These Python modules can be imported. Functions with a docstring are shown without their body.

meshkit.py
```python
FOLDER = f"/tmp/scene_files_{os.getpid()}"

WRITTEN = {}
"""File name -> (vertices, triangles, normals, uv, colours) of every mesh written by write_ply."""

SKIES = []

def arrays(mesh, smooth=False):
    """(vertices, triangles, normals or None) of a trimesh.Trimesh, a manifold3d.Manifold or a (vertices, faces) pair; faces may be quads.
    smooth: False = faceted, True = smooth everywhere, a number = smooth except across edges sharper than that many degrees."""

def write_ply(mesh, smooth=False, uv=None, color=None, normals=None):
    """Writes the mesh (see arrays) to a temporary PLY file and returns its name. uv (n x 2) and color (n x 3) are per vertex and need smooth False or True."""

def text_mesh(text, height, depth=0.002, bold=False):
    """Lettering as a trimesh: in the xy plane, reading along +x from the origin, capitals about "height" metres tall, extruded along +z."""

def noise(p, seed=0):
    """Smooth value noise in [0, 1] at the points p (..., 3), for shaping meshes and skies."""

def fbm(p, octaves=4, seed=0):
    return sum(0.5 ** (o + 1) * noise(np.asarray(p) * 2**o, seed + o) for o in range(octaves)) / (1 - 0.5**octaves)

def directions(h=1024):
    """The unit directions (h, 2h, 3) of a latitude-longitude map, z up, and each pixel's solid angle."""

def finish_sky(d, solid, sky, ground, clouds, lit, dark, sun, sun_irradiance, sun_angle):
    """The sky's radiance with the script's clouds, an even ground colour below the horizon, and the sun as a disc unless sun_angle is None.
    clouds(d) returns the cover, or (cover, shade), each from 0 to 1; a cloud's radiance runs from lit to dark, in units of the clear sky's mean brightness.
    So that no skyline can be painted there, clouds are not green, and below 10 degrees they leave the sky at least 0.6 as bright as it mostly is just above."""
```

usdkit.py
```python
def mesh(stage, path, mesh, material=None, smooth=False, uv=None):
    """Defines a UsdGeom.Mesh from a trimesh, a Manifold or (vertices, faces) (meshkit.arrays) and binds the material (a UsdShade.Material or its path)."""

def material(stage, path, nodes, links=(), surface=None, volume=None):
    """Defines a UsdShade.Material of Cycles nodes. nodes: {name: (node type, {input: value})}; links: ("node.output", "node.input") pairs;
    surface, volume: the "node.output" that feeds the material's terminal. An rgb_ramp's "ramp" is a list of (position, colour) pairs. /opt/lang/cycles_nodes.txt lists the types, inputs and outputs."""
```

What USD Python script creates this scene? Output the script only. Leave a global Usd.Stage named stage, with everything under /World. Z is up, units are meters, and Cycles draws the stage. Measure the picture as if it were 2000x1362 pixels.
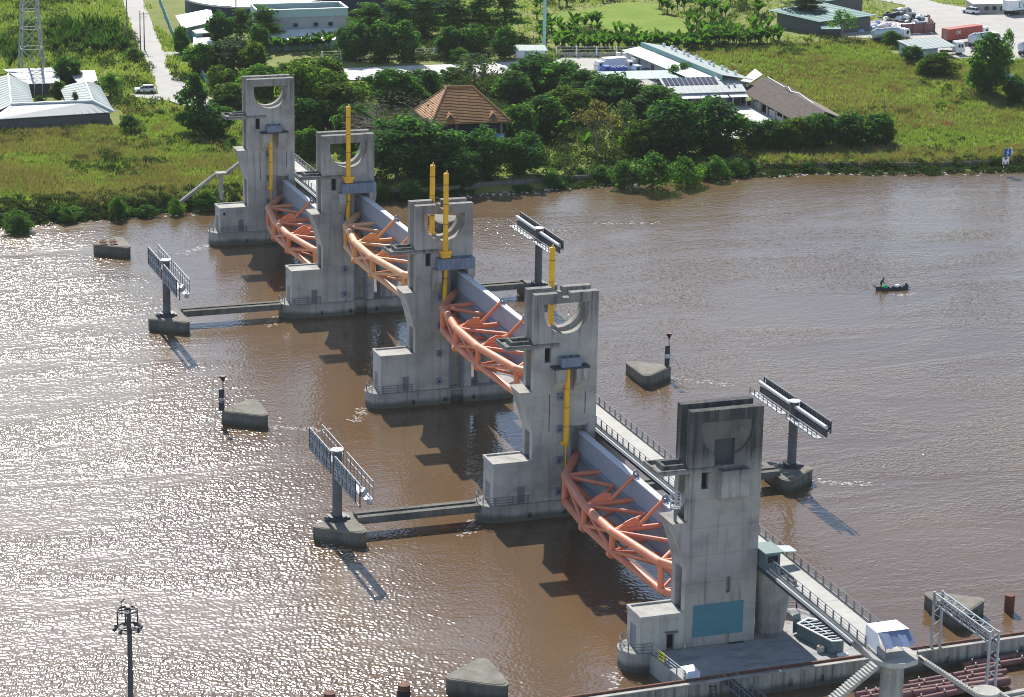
import math, random
import numpy as np
import trimesh
import manifold3d
from manifold3d import Manifold, CrossSection
from shapely.geometry import Polygon, Point, LineString
from shapely import contains_xy, union_all
import usdkit, meshkit
from pxr import Usd, UsdGeom, UsdLux, UsdShade, Gf, Sdf, Vt

stage = Usd.Stage.CreateInMemory()
UsdGeom.SetStageUpAxis(stage, UsdGeom.Tokens.z)
UsdGeom.SetStageMetersPerUnit(stage, 1.0)
UsdGeom.Xform.Define(stage, '/World')
stage.SetDefaultPrim(stage.GetPrimAtPath('/World'))
UsdGeom.Scope.Define(stage, '/World/Looks')

# ---------------------------------------------------------------- camera
EYE, YAW, PITCH, ROLL, FPX = (-109.443, -241.843, 111.71), .34, .284, .017, 5220.0
_fw = np.array([math.sin(YAW) * math.cos(PITCH), math.cos(YAW) * math.cos(PITCH), -math.sin(PITCH)])
_r = np.cross(_fw, [0, 0, 1]); _r /= np.linalg.norm(_r); _u = np.cross(_r, _fw)
_r, _u = _r * math.cos(ROLL) + _u * math.sin(ROLL), -_r * math.sin(ROLL) + _u * math.cos(ROLL)
camera = UsdGeom.Camera.Define(stage, '/World/camera')
camera.CreateHorizontalApertureAttr(36.0)
camera.CreateVerticalApertureAttr(36.0 * 697 / 1024)
camera.CreateFocalLengthAttr(36.0 * FPX / 2000)
camera.CreateClippingRangeAttr(Gf.Vec2f(1.0, 20000.0))
camera.CreateExposureAttr(0.6)
_m = np.eye(4); _m[0, :3], _m[1, :3], _m[2, :3], _m[3, :3] = _r, _u, -_fw, EYE
camera.AddTransformOp().Set(Gf.Matrix4d(*_m.ravel().tolist()))

# ---------------------------------------------------------------- sky and sun
SUN_EL, SUN_AZ = math.radians(41.3), math.radians(6.5)     # azimuth from +y towards +x
SUN = np.array([math.sin(SUN_AZ) * math.cos(SUN_EL), math.cos(SUN_AZ) * math.cos(SUN_EL), math.sin(SUN_EL)])
sky_mat = usdkit.material(stage, '/World/Looks/sky_look', {
    'sky': ('sky_texture', {'sky_type': 'single_scattering', 'sun_disc': False, 'sun_elevation': SUN_EL, 'sun_rotation': SUN_AZ, 'altitude': 20.0, 'air_density': 1.0, 'aerosol_density': .15}),
    'tc': ('texture_coordinate', {}), 'm': ('mapping', {'scale': (2.2, 2.2, 5.0)}), 'n': ('noise_texture', {'scale': 1.0, 'detail': 6.0, 'roughness': .6}),
    'k': ('map_range', {'from_min': .3, 'from_max': .7, 'to_min': .0, 'to_max': .3, 'clamp': True}), 'mx': ('mix_color', {'b': (5.4, 6.6, 9.0), 'use_clamp': False}),
    'bg': ('background_shader', {'strength': 0.08})},
    [('tc.generated', 'm.vector'), ('m.vector', 'n.vector'), ('n.fac', 'k.value'), ('k.result', 'mx.fac'), ('sky.color', 'mx.a'), ('mx.result', 'bg.color')], surface='bg.background')
sky = UsdLux.DomeLight.Define(stage, '/World/sky')
UsdShade.MaterialBindingAPI.Apply(sky.GetPrim()).Bind(sky_mat)
sky.GetPrim().SetCustomDataByKey('kind', 'structure')
sun = UsdLux.DistantLight.Define(stage, '/World/sun')
sun.CreateIntensityAttr(1.2); sun.CreateAngleAttr(0.53); sun.CreateNormalizeAttr(True)
sun.CreateColorAttr(Gf.Vec3f(1.0, 0.95, 0.87))
sun.AddRotateXYZOp().Set(Gf.Vec3f(math.degrees(math.pi / 2 - SUN_EL), 0, 180.0 - math.degrees(SUN_AZ)))

# ---------------------------------------------------------------- helpers
_names = {}
def numbered(parent, name):
    k = _names.get((parent, name), 0); _names[(parent, name)] = k + 1
    return f'{parent}/{name}' if k == 0 else f'{parent}/{name}_{k:03d}'

def path_of(p):
    return '/World' if p is None else (p if isinstance(p, str) else str(p.GetPath()))

def tag(p, label=None, cat=None, group=None, kind=None):
    for k, v in (('label', label), ('category', cat), ('group', group), ('kind', kind)):
        if v: p.SetCustomDataByKey(k, v)
    return p

def obj(name, mesh, mat, parent=None, smooth=False, label=None, cat=None, group=None, kind=None):
    if isinstance(mesh, list):
        mesh = cat_mesh(mesh)
    p = usdkit.mesh(stage, numbered(path_of(parent), name), mesh, mat, smooth=smooth).GetPrim()
    return tag(p, label, cat, group, kind)

def thing(name, label, cat, loc=(0, 0, 0), rz=0, sc=(1, 1, 1), group=None, kind=None):
    x = UsdGeom.Xform.Define(stage, numbered('/World', name))
    x.AddTranslateOp().Set(Gf.Vec3d(*map(float, loc))); x.AddRotateZOp().Set(float(rz)); x.AddScaleOp().Set(Gf.Vec3f(*map(float, sc)))
    return tag(x.GetPrim(), label, cat, group, kind)

def dup(src, label, loc, rz=0, sc=(1, 1, 1), group=None):
    was = src.GetCustomData()
    p = thing(src.GetName().split('_0')[0], label or was['label'], was['category'], loc, rz, sc, group or was.get('group'))
    p.GetReferences().AddInternalReference(src.GetPath()); p.SetInstanceable(True)
    return p

def part_xf(parent, name, src, loc, rz=0):
    x = UsdGeom.Xform.Define(stage, numbered(path_of(parent), name))
    x.AddTranslateOp().Set(Gf.Vec3d(*map(float, loc))); x.AddRotateZOp().Set(float(rz))
    return x.GetPrim()

def tm(m):
    if isinstance(m, trimesh.Trimesh): return m
    if hasattr(m, 'to_mesh'):
        q = m.to_mesh(); return trimesh.Trimesh(q.vert_properties[:, :3], q.tri_verts, process=False)
    v, f = m; f = np.asarray(f)
    if f.shape[1] == 4: f = np.vstack([f[:, [0, 1, 2]], f[:, [0, 2, 3]]])
    return trimesh.Trimesh(np.asarray(v, float), f, process=False)

def cat_mesh(ms):
    ms = [tm(m) for m in ms]
    v, f, n = [], [], 0
    for m in ms:
        v.append(np.asarray(m.vertices)); f.append(np.asarray(m.faces) + n); n += len(m.vertices)
    return trimesh.Trimesh(np.vstack(v), np.vstack(f), process=False)

def mv(m, d):
    m = tm(m).copy(); m.apply_translation(d); return m

def B(x0, x1, y0, y1, z0, z1):                    # box as a solid
    return Manifold.cube([x1 - x0, y1 - y0, z1 - z0]).translate([x0, y0, z0])

def box(x0, x1, y0, y1, z0, z1):
    return tm(B(x0, x1, y0, y1, z0, z1))

def tube(p, q, r, n=12, r2=None):
    p, q = np.asarray(p, float), np.asarray(q, float)
    d = q - p; L = np.linalg.norm(d); d = d / L
    a = np.cross(d, [0, 0, 1.0]) if abs(d[2]) < .95 else np.cross(d, [1.0, 0, 0])
    a /= np.linalg.norm(a); b = np.cross(d, a)
    t = np.arange(n) * 2 * math.pi / n + math.pi / n
    ring = np.cos(t)[:, None] * a + np.sin(t)[:, None] * b
    r2 = r if r2 is None else r2
    v = np.vstack([p + ring * r, q + ring * r2, p, q])
    i = np.arange(n); j = (i + 1) % n
    f = np.vstack([np.c_[i, i + n, j + n], np.c_[i, j + n, j], np.c_[np.full(n, 2 * n), i, j], np.c_[np.full(n, 2 * n + 1), j + n, i + n]])
    return trimesh.Trimesh(v, f[:, ::-1], process=False)

def bar(p, q, w, h=None):                          # square bar from p to q
    return tube(p, q, w * .7071, 4) if h is None else tube(p, q, w * .7071, 4)

def path_tube(pts, r, n=10):
    out = []
    for a, b in zip(pts[:-1], pts[1:]): out.append(tube(a, b, r, n))
    for a in pts[1:-1]:
        s = trimesh.creation.icosphere(1, r * 1.0); s.apply_translation(a); out.append(s)
    return cat_mesh(out)

def prism(poly, z0, z1):                           # plan polygon [(x, y)..] extruded in z
    return CrossSection([poly]).extrude(z1 - z0).translate([0, 0, z0]) if _ccw(poly) else CrossSection([poly[::-1]]).extrude(z1 - z0).translate([0, 0, z0])

def _ccw(p):
    p = np.asarray(p); x, y = p[:, 0], p[:, 1]
    return float(np.dot(x, np.roll(y, -1)) - np.dot(y, np.roll(x, -1))) > 0

def prism_xz(poly, y0, y1):                        # polygon in x, z extruded along y
    m = prism(poly, 0, y1 - y0)
    return m.rotate([90, 0, 0]).translate([0, y1, 0])

def prism_yz(poly, x0, x1):                        # polygon in y, z extruded along x
    m = prism(poly, 0, x1 - x0)
    return m.rotate([90, 0, 90]).translate([x0, 0, 0])

def poly_face(pts, t=.12):                         # a slab under a planar polygon of 3-D points (roof sheets, panels)
    P = np.asarray(pts, float); n = np.cross(P[1] - P[0], P[2] - P[0]); n /= np.linalg.norm(n)
    if n[2] < 0: P = P[::-1]; n = -n
    k = len(P); v = np.vstack([P, P - n * t]); f = []
    for i in range(1, k - 1): f += [[0, i, i + 1], [k, k + i + 1, k + i]]
    for i in range(k):
        j = (i + 1) % k; f += [[i, k + i, k + j], [i, k + j, j]]
    return trimesh.Trimesh(v, np.array(f), process=False)

def rounded(poly, r, n=6):
    return [tuple(c) for c in np.array(Polygon(poly).buffer(-r).buffer(r, quad_segs=n).exterior.coords)[:-1]]

# ---------------------------------------------------------------- materials
LK = '/World/Looks/'
def plain(name, col, rough=.6, metal=0.0, vary=.12, scale=1.5, bump=0.0, spec=.4, dirt=None, dirt_amt=.5, dirt_scale=(1.2, 1.2, .25)):
    n = {'g': ('geometry', {}), 'm': ('mapping', {'scale': dirt_scale}), 'n1': ('noise_texture', {'scale': scale, 'detail': 5.0, 'roughness': .6}),
         'r': ('rgb_ramp', {'ramp': [(.3, tuple(c * (1 - vary) for c in col)), (.7, tuple(min(1, c * (1 + vary)) for c in col))]}),
         'p': ('principled_bsdf', {'roughness': rough, 'metallic': metal, 'specular_ior_level': spec})}
    l = [('g.position', 'n1.vector'), ('n1.fac', 'r.fac')]
    out = 'r.color'
    if dirt:
        n['n2'] = ('noise_texture', {'scale': 1.0, 'detail': 6.0, 'roughness': .65})
        n['k'] = ('map_range', {'from_min': .5, 'from_max': .72, 'to_min': 0.0, 'to_max': dirt_amt, 'clamp': True})
        n['x'] = ('mix_color', {'b': dirt})
        l += [('g.position', 'm.vector'), ('m.vector', 'n2.vector'), ('n2.fac', 'k.value'), ('k.result', 'x.fac'), (out, 'x.a')]
        out = 'x.result'
    l.append((out, 'p.base_color'))
    if bump:
        n['b'] = ('bump', {'strength': bump, 'distance': .05}); l += [('n1.fac', 'b.height'), ('b.normal', 'p.normal')]
    return usdkit.material(stage, LK + name, n, l, surface='p.BSDF')

def concrete(name, col=(.36, .35, .33), stain=(.045, .047, .048), low=.5, top0=22.0, top1=27.0, top_amt=.0, tide=1.3, streak_lo=.52):
    """Weathered concrete: blotches, rain streaks, algae near a wet top, a tide mark at the water line."""
    n = {'g': ('geometry', {}),
         'ms': ('mapping', {'scale': (1.5, 1.5, .09)}), 'ns': ('noise_texture', {'scale': 1.0, 'detail': 7.0, 'roughness': .62}),
         'mb': ('mapping', {'scale': (.22, .22, .3)}), 'nb': ('noise_texture', {'scale': 1.0, 'detail': 6.0, 'roughness': .6}),
         'nf': ('noise_texture', {'scale': 9.0, 'detail': 4.0, 'roughness': .6}),
         'base': ('rgb_ramp', {'ramp': [(.25, tuple(c * .58 for c in col)), (.5, col), (.75, tuple(c * 1.22 for c in col))]}),
         'fine': ('rgb_ramp', {'ramp': [(.3, (.86, .86, .86)), (.7, (1.08, 1.08, 1.08))]}), 'mul': ('mix_color', {'blend_type': 'multiply', 'fac': 1.0, 'use_clamp': False}),
         'sr': ('map_range', {'from_min': streak_lo, 'from_max': streak_lo + .24, 'to_min': 0.0, 'to_max': low, 'clamp': True}),
         'sep': ('separate_xyz', {}), 'tz': ('map_range', {'from_min': top0, 'from_max': top1, 'to_min': 0.0, 'to_max': top_amt, 'clamp': True}),
         'ta': ('math', {'math_type': 'add'}), 'tb': ('math', {'math_type': 'add', 'use_clamp': True}), 'tn': ('map_range', {'from_min': .3, 'from_max': .6, 'to_min': .75, 'to_max': 1.05, 'clamp': True}), 'tm': ('math', {'math_type': 'multiply'}),
         'x1': ('mix_color', {'b': stain}),
         'td': ('math', {'math_type': 'multiply_add', 'value2': 1.1}), 'tw': ('map_range', {'from_min': tide + .35, 'from_max': tide - .25, 'to_min': 0.0, 'to_max': .82, 'clamp': True}),
         'x2': ('mix_color', {'b': (.06, .062, .045)}),
         'b': ('bump', {'strength': .35, 'distance': .03}),
         'p': ('principled_bsdf', {'roughness': .88, 'specular_ior_level': .25})}
    l = [('g.position', 'ms.vector'), ('ms.vector', 'ns.vector'), ('g.position', 'mb.vector'), ('mb.vector', 'nb.vector'), ('g.position', 'nf.vector'),
         ('nb.fac', 'base.fac'), ('nf.fac', 'fine.fac'), ('base.color', 'mul.a'), ('fine.color', 'mul.b'), ('ns.fac', 'sr.value'),
         ('g.position', 'sep.vector'), ('sep.z', 'tz.value'), ('ns.fac', 'tn.value'), ('tz.result', 'tm.value1'), ('tn.result', 'tm.value2'), ('sr.result', 'tb.value1'), ('tm.value', 'tb.value2'),
         ('tb.value', 'x1.fac'), ('mul.result', 'x1.a'),
         ('nb.fac', 'td.value1'), ('sep.z', 'td.value3'), ('td.value', 'tw.value'), ('tw.result', 'x2.fac'), ('x1.result', 'x2.a'), ('x2.result', 'p.base_color'),
         ('nf.fac', 'b.height'), ('b.normal', 'p.normal')]
    n['td'] = ('math', {'math_type': 'multiply_add', 'value2': .9})
    return usdkit.material(stage, LK + name, n, l, surface='p.BSDF')

def leafy(name, cols, trans=.35, rough=.55, scale=.12):
    """Leaves: tone varies from leaf to leaf and slowly through the wood."""
    n = {'g': ('geometry', {}), 'n1': ('noise_texture', {'scale': scale, 'detail': 3.0}), 'a': ('math', {'math_type': 'multiply_add', 'value2': .55}),
         'sc': ('math', {'math_type': 'multiply', 'value2': .45}), 'r': ('rgb_ramp', {'ramp': list(zip(np.linspace(.2, .8, len(cols)), cols))}),
         'p': ('principled_bsdf', {'roughness': .85, 'specular_ior_level': .08}), 't': ('translucent_bsdf', {}), 'mx': ('mix_closure', {'fac': trans}),
         'bc': ('mix_color', {'blend_type': 'multiply', 'fac': 1.0, 'b': (1.25, 1.4, .5), 'use_clamp': False})}
    l = [('g.position', 'n1.vector'), ('n1.fac', 'sc.value1'), ('g.random_per_island', 'a.value1'), ('sc.value', 'a.value3'), ('a.value', 'r.fac'),
         ('r.color', 'p.base_color'), ('r.color', 'bc.a'), ('bc.result', 't.color'), ('p.BSDF', 'mx.closure1'), ('t.BSDF', 'mx.closure2')]
    return usdkit.material(stage, LK + name, n, l, surface='mx.closure')

M = {}
M['conc'] = concrete('pier_concrete', col=(.32, .31, .29), low=.65)
M['conc_infill'] = concrete('arch_infill_concrete', col=(.13, .125, .115), low=.6)
M['conc_tray'] = concrete('tray_concrete', col=(.3, .29, .27), low=.6, top0=21.6, top1=22.3, top_amt=.8)
M['post'] = concrete('board_post_steel', col=(.13, .135, .14), low=.5)
M['conc_dark'] = concrete('stained_concrete', col=(.335, .322, .3), low=.66, top0=20.5, top1=24.0, top_amt=.95)
M['conc_mid'] = concrete('tower_concrete', col=(.375, .36, .335), low=.62, top0=21.5, top1=27.5, top_amt=.45)
M['conc_pale'] = concrete('pale_concrete', col=(.42, .41, .38), low=.42)
M['conc_deck'] = plain('deck_concrete', (.44, .43, .4), .85, vary=.08, scale=.6, dirt=(.3, .29, .27), dirt_amt=.5, dirt_scale=(.5, .5, .5))
M['conc_dolphin'] = concrete('fender_concrete', col=(.15, .145, .13), low=.75, tide=.9, streak_lo=.47)
M['panel_blue'] = plain('gate_skin_paint', (.26, .285, .34), .5, vary=.06, scale=.35, dirt=(.25, .26, .3), dirt_amt=.35)
M['panel_top_sunlit'] = plain('gate_top_sunlit_paint', (.55, .58, .62), .5, vary=.06, scale=.5, dirt=(.4, .4, .4), dirt_amt=.4)  # paler copy of the skin paint: sunlight on the top plates put into the colour
M['steel_blue'] = plain('blue_grey_steel', (.16, .2, .27), .5, vary=.12, scale=1.0, dirt=(.09, .08, .07), dirt_amt=.5)
M['steel_dark'] = plain('dark_steel', (.035, .042, .052), .5, vary=.2, scale=2.0)
M['steel_rail'] = plain('galvanised_rail', (.16, .17, .19), .45, vary=.1, scale=2.0)
M['steel_pale'] = plain('pale_galvanised_pipe', (.5, .53, .55), .4, vary=.08, scale=1.0)
M['galv'] = plain('galvanised_truss', (.34, .37, .39), .45, metal=.2, vary=.1, scale=2.0)
M['yellow'] = plain('yellow_cylinder_paint', (.78, .43, .025), .38, vary=.08, scale=.6, dirt=(.4, .2, .03), dirt_amt=.35)
M['black'] = plain('black_rubber', (.015, .016, .018), .7, vary=.1)
M['void'] = plain('dark_opening', (.02, .021, .024), .9, vary=.1)
M['white'] = plain('white_paint', (.75, .76, .76), .5, vary=.05)
M['rust'] = plain('rusty_steel', (.15, .062, .04), .8, vary=.3, scale=1.2, bump=.3, dirt=(.06, .03, .025), dirt_amt=.6)
M['rust_pipe'] = plain('rust_red_pipe_paint', (.2, .1, .095), .6, vary=.2, scale=.8, dirt=(.1, .05, .045), dirt_amt=.6, dirt_scale=(.3, .3, .3))
M['teal_wall'] = plain('teal_wall_paint', (.07, .19, .24), .7, vary=.06, scale=.4, dirt=(.05, .13, .17), dirt_amt=.6, dirt_scale=(.2, .2, 1.2))
def gate_paint(name, deep, pale):
    n = {'g': ('geometry', {}), 'n1': ('noise_texture', {'scale': .35, 'detail': 5.0}), 'n2': ('noise_texture', {'scale': 3.0, 'detail': 4.0}),
         'a': ('math', {'math_type': 'multiply_add', 'value2': .35}), 's': ('math', {'math_type': 'multiply', 'value2': .65}),
         'r': ('rgb_ramp', {'ramp': [(.32, deep), (.66, pale)]}), 'p': ('principled_bsdf', {'roughness': .5, 'specular_ior_level': .4})}
    l = [('g.position', 'n1.vector'), ('g.position', 'n2.vector'), ('n1.fac', 's.value1'), ('n2.fac', 'a.value1'), ('s.value', 'a.value3'), ('a.value', 'r.fac'), ('r.color', 'p.base_color')]
    return usdkit.material(stage, LK + name, n, l, surface='p.BSDF')
GP = [('salmon_chord_paint', (.6, .165, .085), (.7, .29, .18)), ('coral_chord_paint', (.62, .17, .08), (.72, .3, .18)), ('peach_chord_paint', (.72, .34, .15), (.78, .46, .27)), ('orange_chord_paint', (.66, .22, .1), (.76, .36, .21))]
GO = [('salmon_strut_paint', (.68, .2, .11), (.72, .25, .15)), ('coral_strut_paint', (.7, .19, .08), (.74, .25, .12)), ('peach_strut_paint', (.72, .26, .07), (.76, .34, .12)), ('orange_strut_paint', (.72, .2, .08), (.76, .26, .12))]
M['chord'] = [gate_paint(*a) for a in GP]; M['strut'] = [gate_paint(*a) for a in GO]
# ---------------------------------------------------------------- the river
def water_look():
    n = {'g': ('geometry', {}), 'p': ('principled_bsdf', {'roughness': .25, 'ior': 1.45, 'specular_ior_level': .95}),
         # muddy body colour, slowly varying silt
         'nc': ('noise_texture', {'scale': .025, 'detail': 4.0}), 'rc': ('rgb_ramp', {'ramp': [(.3, (.112, .068, .034)), (.7, (.148, .097, .054))]}),
         # long ripples, chop and a fine ripple; gusts make the chop stronger and weaker in patches
         'mw': ('mapping', {'scale': (.16, .42, 1.0), 'rotation': (0, 0, .2)}), 'w1': ('noise_texture', {'scale': 1.0, 'detail': 2.0, 'roughness': .5, 'distortion': .6}),
         'mc': ('mapping', {'scale': (.65, .9, 1.0), 'rotation': (0, 0, -.25)}), 'w2': ('noise_texture', {'scale': 1.0, 'detail': 1.0, 'roughness': .5, 'distortion': .2}),
         'mg': ('mapping', {'scale': (.022, .06, 1.0)}), 'gst': ('noise_texture', {'scale': 1.0, 'detail': 4.0, 'roughness': .6, 'distortion': .8}),
         'gr': ('map_range', {'from_min': .38, 'from_max': .6, 'to_min': .3, 'to_max': 1.05, 'clamp': True}),
         'mf': ('mapping', {'scale': (2.5, 1.9, 1.0), 'rotation': (0, 0, .3)}), 'w3': ('noise_texture', {'scale': 1.0, 'detail': 0.0}), 'h3s': ('math', {'math_type': 'multiply', 'value2': .42}), 'h23': ('math', {'math_type': 'add'}),
         'h2': ('math', {'math_type': 'multiply'}), 'h2s': ('math', {'math_type': 'multiply', 'value2': .55}), 'h1s': ('math', {'math_type': 'multiply', 'value2': .2}), 'h': ('math', {'math_type': 'add'}),
         'sx': ('separate_xyz', {}), 'wob': ('math', {'math_type': 'multiply_add', 'value2': 26.0}), 'lee': ('map_range', {'range_type': 'smoothstep', 'from_min': 0.0, 'from_max': -26.0, 'to_min': .28, 'to_max': 1.0}), 'far': ('map_range', {'range_type': 'smoothstep', 'from_min': 22.0, 'from_max': 55.0, 'to_min': 0.0, 'to_max': .3}), 'calm': ('math', {'math_type': 'add'}), 'hh': ('math', {'math_type': 'multiply'}), 'ro': ('math', {'math_type': 'multiply_add', 'value2': .16, 'value3': .05, 'use_clamp': True}),
         'b': ('bump', {'strength': 1.0, 'distance': .42, 'filter_width': .1})}
    l = [('g.position', 'nc.vector'), ('nc.fac', 'rc.fac'), ('rc.color', 'p.base_color'),
         ('g.position', 'mw.vector'), ('mw.vector', 'w1.vector'), ('g.position', 'mc.vector'), ('mc.vector', 'w2.vector'), ('g.position', 'mg.vector'), ('mg.vector', 'gst.vector'),
         ('gst.fac', 'gr.value'), ('w2.fac', 'h2s.value1'), ('g.position', 'mf.vector'), ('mf.vector', 'w3.vector'), ('w3.fac', 'h3s.value1'), ('h3s.value', 'h23.value1'), ('h2s.value', 'h23.value2'), ('h23.value', 'h2.value1'), ('gr.result', 'h2.value2'), ('w1.fac', 'h1s.value1'), ('h1s.value', 'h.value1'), ('h2.value', 'h.value2'), ('g.position', 'sx.vector'), ('gst.fac', 'wob.value1'), ('sx.x', 'wob.value3'), ('wob.value', 'lee.value'), ('wob.value', 'far.value'), ('lee.result', 'calm.value1'), ('far.result', 'calm.value2'), ('h.value', 'hh.value1'), ('calm.value', 'hh.value2'), ('calm.value', 'ro.value1'), ('ro.value', 'p.roughness'), ('hh.value', 'b.height'), ('b.normal', 'p.normal')]
    return usdkit.material(stage, LK + 'muddy_river_water', n, l, surface='p.BSDF')
M['water'] = water_look()
obj('water', ([[-900, -900, 0], [1200, -900, 0], [1200, 900, 0], [-900, 900, 0]], [[0, 1, 2, 3]]), M['water'], kind='structure')
# ---------------------------------------------------------------- the tidal barrier: five gate towers
TH = 3.76                                                 # tower thickness along the barrier
TOWER_Y = [48.0 * i for i in range(5)]
LIFT = [0.0, 8.2, 8.2, 0.1]                               # how far each gate is raised

def nose_plan(xl, xr, y0, y1, n=14):
    r, c = (y1 - y0) / 2, (y0 + y1) / 2
    a = np.linspace(math.pi / 2, 3 * math.pi / 2, n)
    left = [(xl + r + r * math.cos(t), c + r * math.sin(t)) for t in a]
    right = [(xr - r - r * math.cos(t), c - r * math.sin(t)) for t in a]
    return left + right

def d_opening(y0, y1, r=2.9, ztop=27.1, zc=26.2):
    a = np.linspace(math.pi, 2 * math.pi, 25)
    return prism_xz([(r * math.cos(t), zc + r * math.sin(t)) for t in a] + [(r, ztop), (-r, ztop)], y0, y1)

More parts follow.
